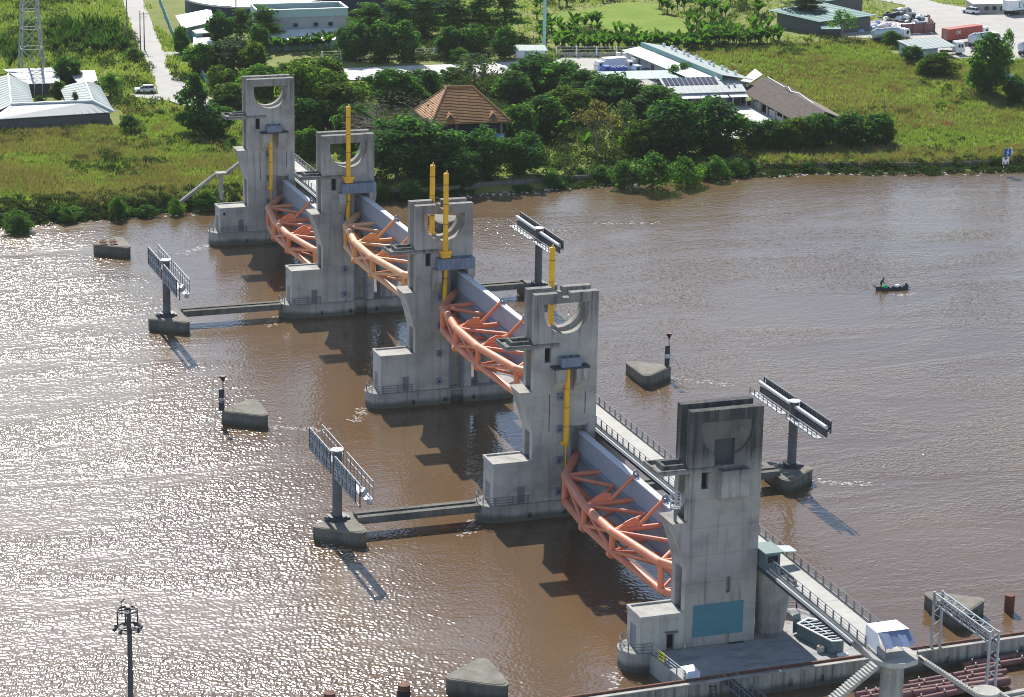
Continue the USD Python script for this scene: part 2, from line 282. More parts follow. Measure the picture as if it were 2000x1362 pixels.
def build_tower(i, label):
    y = TOWER_Y[i]
    conc = [M['conc_dark'], M['conc_mid'], M['conc_mid'], M['conc_mid'], M['conc_mid']][i]
    zh = [6.25, 7.56, 7.56, 7.56, 6.5][i]
    t = thing('gate_tower', label, 'gate tower', (0, y, 0))
    # pier in the water
    base = prism(nose_plan(-10.65, 10.9, -.38, TH + .38), -3, 2.16)
    for x in (-4.6, 0.0, 4.2): base -= B(x, x + .42, -.6, -.05, .35, .95)
    base -= B(1.0, 2.9, -.6, .55, -4, 3)
    pb = obj('pier_base', base, M['conc'], t)
    lip = prism(nose_plan(-10.72, 10.97, -.45, TH + .45), 2.0, 2.12) - prism(nose_plan(-10.66, 10.91, -.39, TH + .39), 1.9, 2.2)
    obj('base_lip', lip, M['conc'], pb)
    # control hut on the nose
    hut = B(-9.04, -4.1, 0, TH, 2.16, zh - .42)
    hut -= B(-9.2, -8.96, 1.2, 2.9, 2.16, 4.7)
    if i == 0: hut -= B(-6.03, -5.13, -.1, .9, 2.16, 4.0)
    h = obj('control_hut', hut, M['conc_pale'], t)
    roof = B(-9.14, -4.1, -.1, TH + .1, zh - .42, zh) - B(-8.86, -3.9, .2, TH - .2, zh - .18, zh + 1)
    obj('hut_roof', roof, M['conc_pale'], h)
    obj('hut_door', box(-8.99, -8.95, 1.22, 2.88, 2.17, 4.68), M['steel_rail'], h)
    if i == 0:
        obj('doorway', box(-6.02, -5.14, .55, .6, 2.17, 3.99), M['void'], h)
        obj('door_canopy', [box(-6.25, -4.95, -.55, -.003, 4.15, 4.27), box(-6.25, -6.2, -.5, -.45, 4.27, 4.7), box(-5.0, -4.95, -.5, -.45, 4.27, 4.7)], M['steel_rail'], h)
    else:
        obj('side_door', box(-5.9, -5.0, -.04, -.002, 2.2, 4.3), M['steel_rail'], h)
        if i == 4: obj('vent', box(-8.5, -8.1, -.03, -.002, 5.2, 5.7), M['void'], h)
    # shaft: two leaves joined by a web, an open slot on the river end
    s = B(-4.1, 4.1, 0, 1.0, 2.16, 22.2) + B(-4.1, 4.1, TH - 1.0, TH, 2.16, 22.2) + B(-2.9, 4.1, 1.0, TH - 1.0, 2.16, 22.2)
    s += B(-4.1, 4.1, 0, 1.0, 22.2, 28.35) + B(-4.1, 4.1, TH - 1.0, TH, 22.2, 28.35)
    k = np.linspace(0, 1, 7)
    s += prism_xz([(-4.1, 16.25), (-5.85, 16.25)] + [(-5.85 + 1.75 * (q ** .8), 16.25 - 5.4 * q) for q in k[1:]], 0, TH)
    if i == 0:
        s -= d_opening(-.1, .3); s -= B(-1.3, 1.0, -.1, .6, 22.25, 25.1)
    else:
        s -= d_opening(-1, TH + 1)
    s -= B(-2.7, -1.9, -.1, .7, 19.8, 21.7)
    if i in (1, 2): s -= B(-.75, .45, -.1, TH + .1, 27.75, 28.6)
    zf = [11.5, 11.5, 19.9, 19.9, 11.5][i]; zb = [11.5, 19.9, 19.9, 11.6, 11.6][i]
    if i > 0: s -= B(1.0, 2.9, -.1, 1.25, 0, zf)
    if i < 4: s -= B(1.0, 2.9, TH - 1.25, TH + .1, 0, zb)
    for z in (6.4, 9.3, 12.4, 15.5, 18.6):                # pour joints, cut in
        s -= B(-4.3, 4.3, -.05, .03, z, z + .055)
    if i == 0: s -= B(.6, 1.08, -.1, .5, 7.9, 9.7)
    sh = obj('shaft', s, conc, t)
    if i == 0: obj('arch_infill', d_opening(.16, .31, 2.89, 27.09) - B(-1.3, 1.0, -.1, .9, 22.3, 25.1), M['conc_infill'], t); obj('infill_doorway', box(-1.28, .98, .5, .58, 22.3, 25.08), M['steel_dark'], t)
    obj('window_recess', box(-2.69, -1.91, .64, .68, 19.81, 21.69), M['void'], sh)
    # cantilevered canopy tray on the river end
    c = B(-7.75, -4.1, -.12, TH + .1, 21.68, 22.2) - B(-7.5, -4.0, .13, TH - .15, 21.86, 22.4)
    c += B(-4.1, -.9, -.12, -.002, 21.68, 22.2)
    c += B(-6.7, -4.1, .85, 2.95, 21.8, 22.42) - B(-6.35, -4.0, 1.2, 2.6, 21.9, 22.6)
    obj('canopy_tray', c, M['conc_tray'], t)
    # railing round the nose
    pts = [(p[0] + .18, p[1] * .93 + .13) for p in nose_plan(-10.65, 10.9, -.38, TH + .38)][:14]
    pts = [(-8.6, pts[0][1])] + pts + [(-4.4 if i else -7.6, pts[-1][1])]
    rl = obj('nose_railing', [path_tube([(px, py, z) for px, py in pts], .035, 6) for z in (2.5, 2.85, 3.2)], M['steel_rail'], t)
    for px, py in pts[1::3] + ([(-6.6, pts[-1][1]), (-4.6, pts[-1][1])] if i else []):
        obj('railing_post', box(px - .05, px + .05, py - .05, py + .05, 2.16, 3.22), M['steel_rail'], rl)
    # brackets that carry the lifting cylinders
    if i == 0:
        bx = B(-1.0, 2.2, -1.3, .3, 18.7, 22.0) - B(-.7, 1.9, -1.05, .4, 21.2, 22.5) - prism_yz([(-1.4, 18.6), (-1.4, 19.2), (-.75, 18.6)], -2, 3)
        obj('bracket_box', bx, conc, t)
        obj('teal_panel', box(-3.1, 2.7, -.03, -.004, 3.2, 6.85), M['teal_wall'], t, label='teal painted rectangle on the shaft wall')
        obj('meter_box', box(-4.15, -3.9, -.3, -.004, 2.2, 2.75), M['conc_pale'], t)
        # caged ladder platform beside the shaft
        cg = obj('inspection_cage', [tube((-5.15, .9, 16.25), (-5.15, .9, 17.6), .18, 8), tube((-5.15, .9, 17.6), (-5.15, .9, 17.75), .62, 14)], M['steel_rail'], t)
        for zz in (18.2, 18.7, 19.3):
            a = np.linspace(0, 2 * math.pi, 13); obj('cage_hoop', path_tube([(-5.15 + .6 * math.cos(q), .9 + .6 * math.sin(q), zz) for q in a], .05, 5), M['steel_pale'], cg)
        for q in np.linspace(0, 2 * math.pi, 7)[:-1]: obj('cage_bar', tube((-5.15 + .6 * math.cos(q), .9 + .6 * math.sin(q), 17.75), (-5.15 + .6 * math.cos(q), .9 + .6 * math.sin(q), 19.3), .04, 5), M['steel_pale'], cg)
        for q in range(4): obj('stay_bar', tube((-4.6, .5 + .25 * q, 17.9), (-3.9, .7 + .25 * q, 19.4), .04, 5), M['steel_pale'], cg)
    elif i in (1, 4):
        for x0, x1 in ((-1.7, -.35), (1.0, 2.35)):
            obj('corbel', prism_yz([(.2, 15.9), (.2, 19.2), (-1.35, 19.2), (-1.35, 17.9), (-.05, 16.0)], x0, x1), conc, t)
        obj('bracket_slab', box(-2.0, 2.65, -1.5, .1, 19.2, 19.42), M['steel_dark'], t)
        mb = obj('machinery_box', B(-.95, 1.55, -1.35, -.05, 19.42, 20.55), M['steel_blue'], t)
        for q in range(3): obj('lifting_ring', tube((-.6 + .9 * q, -.9, 20.55), (-.6 + .9 * q, -.9, 20.78), .13, 8), M['steel_dark'], mb)
    else:
        bm = obj('cylinder_beam', B(-1.3, 3.95, -1.65, -.02, 19.55, 21.05) - B(2.0, 3.3, -1.3, -.4, 20.7, 21.3), M['steel_blue'], t)
        for x in np.arange(-1.0, 3.8, .7): obj('stiffener', box(x, x + .06, -1.72, -1.652, 19.6, 21.0), M['steel_blue'], bm)
        obj('corbel', prism_yz([(.2, 15.9), (.2, 19.53), (-1.35, 19.53), (-1.35, 17.9), (-.05, 16.0)], -1.75, -.72), conc, t)
        obj('corbel', prism_yz([(.2, 16.9), (.2, 19.53), (-1.35, 19.53), (-1.35, 18.6), (-.05, 17.0)], 3.0, 4.05), conc, t)
    if i > 0:
        for z in (3.0, 7.0, 11.0, 15.1):
            gb = obj('guide_bracket', B(-.98, -.35, -.4, -.004, z - .1, z + .75) - B(-.85, -.5, -.5, -.1, z + .1, z + .55), M['steel_blue'], t)
        obj('guide_rail', [box(.86, .995, -.12, -.002, 2.2, zf + .2), box(2.905, 3.04, -.12, -.002, 2.2, zf + .2)], M['steel_blue'], t)
        if i in (1, 4): obj('joint_strip', [box(-2.02, -1.94, -.025, -.002, 11.0, 15.8), box(2.6, 2.68, -.025, -.002, 13, 15.8)], M['void'], t)
    return t

TL = ['nearest concrete gate tower, arch walled up, teal painted panel near the foot',
      'second gate tower from the near quay, open half-moon above a hanging yellow cylinder',
      'middle concrete gate tower, with two yellow cylinders standing up above its roof',
      'gate tower between the middle and farthest ones, one tall yellow cylinder before its opening',
      'farthest concrete gate tower, standing against the green far bank']
for i in range(5): build_tower(i, TL[i])

# lifting cylinders
def cylinder_up(x, y, zlow, label):
    t = thing('lifting_cylinder', label, 'hydraulic cylinder', (x, y, 0))
    obj('barrel', tube((0, 0, 21.3), (0, 0, 32.8), .36, 16), M['yellow'], t, smooth=40)
    obj('collar', [box(-.62, .62, -.5, .5, 21.15, 21.95), box(-.78, .78, -.55, .55, 21.75, 22.1)], M['yellow'], t)
    obj('lower_barrel', tube((0, 0, zlow), (0, 0, 21.15), .33, 16), M['yellow'], t, smooth=40)
    for z in (31.3, 28.6, 25.8, 18.2): obj('band', tube((0, 0, z), (0, 0, z + .07), .385, 16), M['rust'], t)
    obj('cap', [tube((0, 0, 32.8), (0, 0, 32.9), .3, 12), tube((.1, 0, 32.9), (.1, 0, 33.2), .1, 8)], M['yellow'], t)
def cylinder_hung(x, y, label):
    t = thing('lifting_cylinder', label, 'hydraulic cylinder', (x, y, 0))
    obj('barrel', tube((0, 0, 9.6), (0, 0, 19.25), .34, 16), M['yellow'], t, smooth=40)
    obj('barrel_cone', tube((0, 0, 9.0), (0, 0, 9.6), .1, 16, .34), M['yellow'], t)
    for z in (11.8, 14.2, 16.6): obj('band', tube((0, 0, z), (0, 0, z + .06), .365, 16), M['rust'], t)
    obj('rod', tube((0, 0, 6.3), (0, 0, 9.0), .09, 10), M['yellow'], t)
    obj('valve_block', box(-.65, -.3, -.2, .2, 9.5, 9.9), M['yellow'], t)
cylinder_hung(-.03, 47.2, 'yellow lifting cylinder hanging under the bracket of the second tower from the quay')
cylinder_hung(-.3, 191.2, 'yellow lifting cylinder hanging down the face of the farthest gate tower')
cylinder_up(-.1, 95.2, 14.9, 'tall yellow cylinder standing in front of the middle gate tower')
cylinder_up(-.25, 143.2, 14.9, 'tall yellow cylinder in front of the half-moon opening of the tower beyond the middle one')
cylinder_up(-.32, 48 + TH + .85, 14.9, 'tall yellow cylinder rising behind the second tower from the quay, seen through its opening')
cylinder_up(-.32, 96 + TH + .85, 14.9, 'tall yellow cylinder rising behind the middle gate tower')

# gates: a flat skin plate braced by a bowed tubular truss
def build_gate(i, label):
    yc, dz = 48.0 * i + 25.88, LIFT[i]
    t = thing('lift_gate', label, 'lift gate', (0, yc, dz))
    ch, st = M['chord'][i], M['strut'][i]
    sk = B(2.0, 2.55, -22.7, 22.7, 2.7, 10.5)
    obj('skin_plate', sk, M['panel_blue'], t)
    for k in range(4):
        a, b = -22.7 + 11.35 * k, -22.7 + 11.35 * (k + 1)
        obj('top_plate', box(1.94, 2.72, a + .03, b - .03, 10.503, 10.66), M['panel_top_sunlit'], t)
    for z in (4.4, 7.7): obj('girder', box(1.7, 1.997, -22.4, 22.4, z - .12, z + .12), M['panel_blue'], t)
    zu, U, L = 7.7, [(-2.45, 15.0), (-3.95, 4.45), (-3.95, -4.45), (-2.45, -15.0)], [(-2.35, 15.2, 4.5), (-3.95, 4.5, 5.35), (-3.95, -4.5, 5.35), (-2.35, -15.2, 4.5)]
    U3 = [np.array((x, y, zu)) for x, y in U]; L3 = [np.array(p) for p in L]
    up = [np.array((1.95, 22.6, zu))] + U3 + [np.array((1.95, -22.6, zu))]
    lo = [np.array((1.95, 22.3, 4.5))] + L3 + [np.array((1.95, -22.3, 4.5))]
    obj('upper_chord', path_tube(up, .5, 18), ch, t, smooth=50)
    obj('lower_chord', path_tube(lo, .43, 18), ch, t, smooth=50)
    for a, b in zip(U3, L3): obj('post', tube(a, b, .36, 14), st, t, smooth=50)
    for a, b in ((0, 1), (1, 2), (2, 1), (3, 2)): obj('diagonal', tube(U3[a], L3[b], .23, 12), ch, t, smooth=50)
    mid = [np.array((2.0, q, zu)) for q in (9.9, 0.0, -9.9)]
    for k in range(3):
        for e in (k, k + 1):
            obj('brace', tube(U3[e], mid[k], .25, 12), ch, t, smooth=50)
            obj('lower_brace', tube(L3[e], mid[k] - [0, 0, 3.3], .17, 10), st, t, smooth=50)
        obj('brace_plate', box(1.45, 1.99, mid[k][1] - .5, mid[k][1] + .5, zu - .05, zu + .05), ch, t)
    for k in range(4):
        y, p = U3[k][1], U3[k]
        obj('cross_strut', tube(p, (2.0, y, zu + .15), .32, 12), st if k in (1, 2) else ch, t, smooth=50)
        obj('low_strut', tube(L3[k], (2.0, y, 4.4), .2, 10), st, t, smooth=50)
        obj('down_strut', tube(p, (2.0, y, 3.4), .22, 10), st, t, smooth=50)
        if k in (1, 2):
            obj('up_strut', tube((p[0] + 3.1, y, zu + .3), (2.12, y, 10.85), .23, 12), st, t, smooth=50)
            obj('gusset', prism_xz([(p[0] + .7, zu + .25), (p[0] + 3.3, zu + .3), (p[0] + 3.2, zu + 1.25), (p[0] + 2.5, zu + 1.4), (p[0] + 1.5, zu + 1.0)], y - .06, y + .06), st, t)
            obj('lower_gusset', tube((L3[k][0] - .12, y + .3, 5.1), (L3[k][0] - .12, y - .42, 5.1), .5, 14), st, t)
            lug = (prism_xz([(1.9, 10.6), (2.75, 10.6), (2.6, 11.35), (2.35, 11.55), (2.1, 11.4)], y - .12, y + .12)
                   - Manifold.cylinder(1, .17, .17, 12).rotate([90, 0, 0]).translate([2.33, y + .5, 11.15]))
            obj('lifting_lug', lug, M['steel_blue'], t)
    return t
GL = ['lowered gate with salmon tubular truss in the bay between the nearest two towers',
      'raised gate with coral red tubular truss between the second and middle towers',
      'raised gate with pale peach tubular truss between the middle tower and the next one',
      'lowered gate with orange pink tubular truss in the farthest bay']
for i in range(4): build_gate(i, GL[i])

# ---------------------------------------------------------------- service bridge along the barrier
DZ, XL, XR, Y0, Y1 = 10.8, 4.75, 8.15, -24.0, 222.0
def deck_post(y, x): return box(x - .055, x + .055, y - .07, y + .07, DZ + .02, DZ + 1.08)
br = thing('service_bridge', 'narrow pale concrete footbridge running behind the gate towers from quay to far bank', 'bridge')
for a in np.arange(Y0, Y1, 12.0):
    obj('deck_slab', box(XL, XR, a + .02, min(a + 12, Y1) - .02, DZ - .25, DZ), M['conc_deck'], br)
obj('girder', [box(XL + .3, XL + .75, Y0, Y1, DZ - 1.25, DZ - .253), box(XR - .75, XR - .3, Y0, Y1, DZ - 1.25, DZ - .253)], M['conc'], br)
obj('kerb', [box(XL - .004, XL + .2, Y0, Y1, DZ + .002, DZ + .16)], M['conc'], br)
obj('kerb', [box(XR - .2, XR + .004, Y0, Y1, DZ + .002, DZ + .16)], M['conc'], br)
obj('edge_pipe', tube((XL - .22, Y0 + 2, DZ - .28), (XL - .22, Y1, DZ - .28), .13, 8), M['steel_pale'], br)
obj('cable_tray', box(XL - .5, XL - .36, Y0 + 2, Y1, DZ - .7, DZ - .35), M['steel_dark'], br)
for x, nm in ((XL + .1, 'west'), (XR - .1, 'east')):
    rail = obj('railing', [bar((x, Y0, DZ + h), (x, Y1, DZ + h), .06 if h > 1 else .04) for h in (.38, .7, 1.08)], M['steel_rail'], br)
    for y in list(np.arange(Y0, 63, 1.8)) + list(np.arange(184, Y1, 1.8)): obj('railing_post', deck_post(y, x), M['steel_rail'], rail)
# columns under it
def column(yc, z0, name='column'):
    lv = [(z0, 1.45, 1.0, 6.75), (z0 + .6 * (DZ - 1.3 - z0), 1.95, 1.1, 6.95), (DZ - 1.3, 2.25, 1.2, 7.0)]
    a = np.linspace(0, 2 * math.pi, 28, endpoint=False); rings = []
    for z, rx, ry, xc in lv:
        sg = np.sign(np.cos(a)) * abs(np.cos(a)) ** .6, np.sign(np.sin(a)) * abs(np.sin(a)) ** .6
        rings.append(np.c_[xc + rx * sg[0], yc + ry * sg[1], np.full(28, z)])
    v = np.vstack(rings); f = []
    for k in range(2):
        for j in range(28):
            q = (j + 1) % 28; f += [[k * 28 + j, k * 28 + q, (k + 1) * 28 + q], [k * 28 + j, (k + 1) * 28 + q, (k + 1) * 28 + j]]
    f += [[56, 56 + j, 56 + j + 1] for j in range(1, 27)]
    return trimesh.Trimesh(v, np.array(f), process=False)
for i in range(5): obj('column', column(48 * i + 1.88, 2.16), M['conc'], br, smooth=40)
obj('column', column(219.5, 0), M['conc'], br, smooth=40)
# head at the near end with its two stairs
hp = [(4.5, -23.6), (8.5, -23.6), (9.0, -27.0), (8.4, -28.5), (6.6, -29.1), (4.9, -28.5), (4.2, -27.0)]
obj('head_platform', prism(rounded(hp, .9), DZ - .45, DZ + .05), M['conc_pale'], br)
obj('head_column', tube((6.6, -26.6, -1), (6.6, -26.6, DZ - 1.2), 1.15, 24), M['conc'], br, smooth=40)
obj('head_column_cap', tube((6.6, -26.6, DZ - 1.2), (6.6, -26.6, DZ - .45), 1.15, 24, 2.0), M['conc'], br, smooth=40)
def stairs(x0, z0, sgn, y0, y1, zend, name='stair'):
    n = int((z0 - zend) / .2); run = .2 / .72
    fl = obj(name, [prism_xz([(x0, z0 - .55), (x0, z0 - .15), (x0 + sgn * run * n, zend - .15), (x0 + sgn * run * n, zend - .55)], y0 + .05, y1 - .05)], M['conc'], br)
    for k in range(n):
        a, b = sorted((x0 + sgn * run * k, x0 + sgn * run * (k + 1.15)))
        obj('tread', box(a, b, y0, y1, z0 - .2 * (k + 1) - .1, z0 - .2 * (k + 1) + .04), M['conc_pale'] if y0 < 0 else M['conc'], fl)
    return x0 + sgn * run * n
stairs(4.0, DZ, -1, -28.5, -27.1, 3.0)
xe = stairs(9.0, DZ, 1, -28.5, -27.1, 6.2)
obj('landing', tube((xe + 1.1, -27.8, 6.0), (xe + 1.1, -27.8, 6.3), 1.35, 20), M['conc_pale'], br)
obj('landing_column', tube((xe + 1.1, -27.8, -1), (xe + 1.1, -27.8, 6.0), .6, 16), M['conc'], br, smooth=40)
stairs(xe + 2.2, 6.3, 1, -28.5, -27.1, 2.4)
# far end stairs down to the bank
fx = stairs(4.75, DZ, -1, 219.5, 220.6, 6.3)
obj('landing', box(fx - 1.9, fx, 219.2, 220.9, 6.1, 6.35), M['conc_pale'], br)
obj('landing_column', box(fx - 1.3, fx - .6, 219.7, 220.4, 0, 6.1), M['conc_pale'], br)
stairs(fx - 1.9, 6.35, -1, 219.5, 220.6, 1.5)
# ---------------------------------------------------------------- fender islands, signs and marks in the river
ZD = 1.75
def island(name, cx, cy, sgn, label, z=ZD, parent=None):
    """Rounded concrete triangle: point away from the barrier (sgn -1: towards -x)."""
    t = thing(name, label, 'fender island', (cx, cy, 0), group=None)
    tri = rounded([(sgn * 3.35, 0), (-sgn * 2.85, -4.5), (-sgn * 2.85, 4.5)], .75)
    obj('island_block', prism(tri, -3, z - .22), M['conc_dolphin'], t)
    cap = rounded([(sgn * 3.42, 0), (-sgn * 2.92, -4.58), (-sgn * 2.92, 4.58)], .8)
    inner = rounded([(sgn * 3.1, 0), (-sgn * 2.72, -4.2), (-sgn * 2.72, 4.2)], .8)
    b, u = np.array(cap), np.array(inner)
    obj('island_cap', [prism(cap, z - .217, z), prism(inner, z + .002, z + .05)], M['conc_top'], t)
    return t
M['conc_top'] = plain('weathered_island_top', (.19, .18, .15), .9, vary=.25, scale=.7, bump=.3, dirt=(.1, .1, .085), dirt_amt=.75, dirt_scale=(.45, .45, .45))
LX, RX = -28.65, 32.5
LY = [.8, 48.5, 96.0, 144.0, 191.8]; RY = [4.2, 51.3, 98.7, 146.3, 194.0]
island('fender_island', LX + 1.3, LY[0], -1, 'bare triangular concrete island at the bottom edge, right of the rusty piles')
island('fender_island', LX, LY[1], -1, 'triangular concrete island under the nearer display board on the left')
island('fender_island', LX, LY[2], -1, 'triangular concrete island with a black cone mark, left of the middle tower')
island('fender_island', LX, LY[3], -1, 'triangular concrete island under the farther display board on the left')
il = island('fender_island', LX + .6, LY[4], -1, 'far triangular concrete island with four rusty bolt plates on top')
for dx, dy in ((-1.2, -.9), (.4, -1.2), (-1.0, .9), (.6, .7)):
    pl = obj('bolt_plate', box(dx - .6, dx + .6, dy - .55, dy + .55, ZD + .055, ZD + .2), M['rust'], il)
    for k in range(4): obj('bolt', tube((dx - .35 + .23 * k, dy, ZD + .2), (dx - .35 + .23 * k, dy, ZD + .5), .05, 6), M['rust'], pl)
island('fender_island', RX - 1.2, RY[0], 1, 'triangular concrete island behind the galvanised pipe gantry')
island('fender_island', RX, RY[1], 1, 'triangular concrete island under the nearer display board on the right')
island('fender_island', RX, RY[2], 1, 'triangular concrete island with a black cone mark, alone on the right')
island('fender_island', RX, RY[3], 1, 'triangular concrete island under the farther display board on the right')
island('fender_island', RX, RY[4], 1, 'triangular concrete island glimpsed through the half-moon of the middle tower')

def twin_beam(x0, x1, ya, label):
    t = thing('mooring_beam', label, 'concrete beam')
    for d in (-.75, .75): obj('beam', box(x0, x1, ya + d - .4, ya + d + .4, 1.35, 2.25), M['conc_dolphin'], t)
    for x in np.linspace(x0 + 1, x1 - 1, 6): obj('spacer', box(x - .15, x + .15, ya - .347, ya + .347, 1.4, 1.9), M['conc_dolphin'], t)
    obj('cable', tube((x0, ya, 2.05), (x1, ya, 2.05), .09, 6), M['black'], t)
twin_beam(-25.9, -10.55, 49.6, 'twin concrete beam from the nearer left display island to a pier')
twin_beam(-25.9, -10.55, 145.6, 'twin concrete beam from the farther left display island to a pier')
twin_beam(10.8, 30.2, 51.0, 'twin concrete beam from the nearer right display island to a pier')
twin_beam(10.8, 30.2, 147.2, 'twin concrete beam from the farther right display island to a pier')

M['led'] = plain('display_panel', (.3, .36, .42), .45, vary=.1, scale=.8, dirt=(.2, .25, .3), dirt_amt=.5, dirt_scale=(.9, .9, .9))
M['led_dark'] = plain('display_frame', (.035, .037, .045), .5)
def display_board(x, yp, side, label, zoff=0.0, nl=6):
    """Board along the barrier on one post; side -1: panels face -x and the catwalk is behind."""
    t = thing('display_board', label, 'display board', (x, yp, 0))
    obj('post', tube((0, 0, 2.3), (0, 0, 10.5 + zoff), .58, 20), M['post'], t, smooth=40)
    obj('post_base', [tube((0, 0, 1.78), (0, 0, 2.3), 1.15, 16), box(-1.5, 1.5, -.5, .5, 1.78, 2.05)], M['steel_dark'], t)
    obj('post_cap', tube((0, 0, 10.5 + zoff), (0, 0, 10.62 + zoff), .78, 20), M['white'], t)
    for a, b in ((.75, 10.4), (-11.8 if side < 0 else -9.6, -.75)):
        fx = side * .55
        fr = obj('frame', [bar((fx, a, z + zoff), (fx, b, z + zoff), .14) for z in ((7.4, 8.75, 10.1) if side < 0 else (9.3, 10.7))] , M['steel_rail'], t)
        pe = b if a > 0 else -.75
        ys = np.linspace(.75, 9.9, nl + 1) if a > 0 else np.linspace(-.75, -9.9 if side < 0 else -9.4, nl + 1)
        for k in range(nl):
            y0, y1 = sorted((ys[k], ys[k + 1]))
            for r in range(2):
                z0 = 7.45 + 1.4 * r + zoff
                if side < 0:
                    pn = obj('display_panel', box(fx - .06, fx + .06, y0 + .1, y1 - .1, z0, z0 + 1.2), M['led'], t)
                    bx = [box(fx - .1, fx - .062, y0 + .3, y1 - .3, z0 + zz, z0 + zz + .1) for zz in ((.2, .55, .9) if (k + r) % 3 else (.25, .8))]
                    bx += [box(fx - .1, fx - .062, yy, yy + .1, z0 + .2, z0 + 1.0) for yy in ((y0 + .3, y1 - .4) if (k * 2 + r) % 4 else (y0 + .6,))]
                    obj('glyph_strokes', bx, M['led_dark'], pn)
                else:
                    obj('louvre_panel', [box(fx - .03, fx + .03, y0 + .06, y1 - .06, 9.45 + .6 * r + zoff, 10.0 + .6 * r + zoff)], M['steel_dark'], t)
        for y in np.linspace(a, b, 7 if side < 0 else 13): obj('upright', box(fx - .09, fx + .05, y - .035, y + .035, (7.3 if side < 0 else 9.2) + zoff, (10.2 if side < 0 else 10.75) + zoff), M['led_dark'], t)
        cx = -side * .55
        if side < 0:
            obj('catwalk', box(cx - .5, cx + .5, min(a, b), max(a, b), 8.1 + zoff, 8.2 + zoff), M['steel_pale'], t)
            rl = obj('handrail', [bar((cx + .45, a, z + zoff), (cx + .45, b, z + zoff), .07) for z in (10.4, 9.6)], M['steel_pale'], t)
            for y in np.linspace(a, b, 8): obj('railing_post', box(cx + .4, cx + .48, y - .04, y + .04, 8.2 + zoff, 10.42 + zoff), M['steel_rail'], rl)
        else:
            cx = -side * .95
            for q, (u0, u1) in enumerate(zip(np.linspace(a, b, 7)[:-1], np.linspace(a, b, 7)[1:])):
                obj('catwalk_plate', box(cx - .55, cx + .55, min(u0, u1) + .08, max(u0, u1) - .08, 8.6 + zoff, 8.68 + zoff), M['galv'], t)
            rl = obj('handrail', [bar((cx - .5, a, z + zoff), (cx - .5, b, z + zoff), .07) for z in (9.55, 9.1)], M['steel_rail'], t)
            for y in np.linspace(a, b, 8): obj('railing_post', box(cx - .54, cx - .46, y - .04, y + .04, 8.6 + zoff, 9.57 + zoff), M['steel_rail'], rl)
            obj('torque_tube', tube((-.1, a, 10.0 + zoff), (-.1, b, 10.0 + zoff), .27, 14), M['steel_pale'], t, smooth=40)
            obj('backing', box(-.05, .1, min(a, b), max(a, b), 8.7 + zoff, 9.5 + zoff), M['steel_dark'], t)
    if side < 0:
        lamp = obj('floodlight', [tube((.2, -11.2, 9.2), (-.3, -11.8, 8.9), .42, 12), tube((.2, -12.2, 8.1), (.7, -12.2, 8.0), .35, 10)], M['galv'], t)
    return t
display_board(-28.1, 50.0, -1, 'nearer left display board on a single concrete post, two rows of panels')
display_board(-28.5, 144.5, -1, 'farther left display board on a single concrete post, two rows of panels')
display_board(32.9, 52.4, 1, 'nearer right display board, seen from its catwalk side with pale tube')
display_board(32.1, 146.3, 1, 'farther right display board, seen from its catwalk side behind the second tower', .6)

def cone_mark(x, y, sgn, label, text):
    t = thing('channel_mark', label, 'channel mark', (x, y, ZD))
    obj('mast', tube((0, 0, 0), (0, 0, 4.6), .06, 8), M['steel_dark'], t)
    obj('topmark', [trimesh.creation.cone(.55, 1.0, sections=4).apply_transform(trimesh.transformations.rotation_matrix(math.pi, [1, 0, 0])).apply_translation((0, 0, 4.85))], M['topmark'], t)
    obj('stay', [tube((.0, .0, 2.2), (1.2, 1.0, 0), .03, 5), tube((0, 0, 2.2), (1.4, -.7, 0), .03, 5), tube((0, 0, 1.4), (.7, .4, 0), .03, 5)], M['steel_rail'], t)
    bd = obj('mark_board', box(-.62, .12, -.12, -.06, .02, 3.0), M['steel_dark'], t)
    obj('white_square', box(-.56, .06, -.15, -.121, 1.15, 1.8), M['steel_pale'], bd)
    if text:
        g = meshkit.text_mesh(text, .75, .02); g.apply_transform(trimesh.transformations.rotation_matrix(math.pi / 2, [1, 0, 0])); g.apply_translation((-.53, -.15, 1.08))
        obj('lettering', g, M['void'], bd)
    return t
M['topmark'] = plain('dark_red_topmark', (.055, .012, .014), .6)
cone_mark(-31.2, 96.0, -1, 'black cone mark with number board on the left river island', '4')
cone_mark(35.0, 98.8, 1, 'black cone mark with number board on the right river island', '')

def pile(x, y, ztop, r, label, sleeve=False):
    t = thing('steel_pile', label, 'pile', (x, y, 0))
    obj('shell', tube((0, 0, -3), (0, 0, ztop), r, 24), M['rust'], t, smooth=40)
    obj('lid', tube((0, 0, ztop), (0, 0, ztop + .05), r * .96, 24), M['rust'], t)
    if sleeve: obj('rubber_sleeve', tube((0, 0, -2), (0, 0, ztop - .55), r * 1.15, 20), M['black'], t, smooth=40)
q = (-42.53, 0.99, 1.4); pile(q[0], q[1] + .3, 1.4, .62, 'rusty pile head cut by the bottom edge, left one of the pair')
q = (-35.09, -0.3, 2); pile(q[0], q[1], 2.0, .62, 'rusty pile in a black sleeve, left of the bare island', True)
pile(37.3, 3.9, 1.95, .58, 'lone rusty pile standing near the right edge')

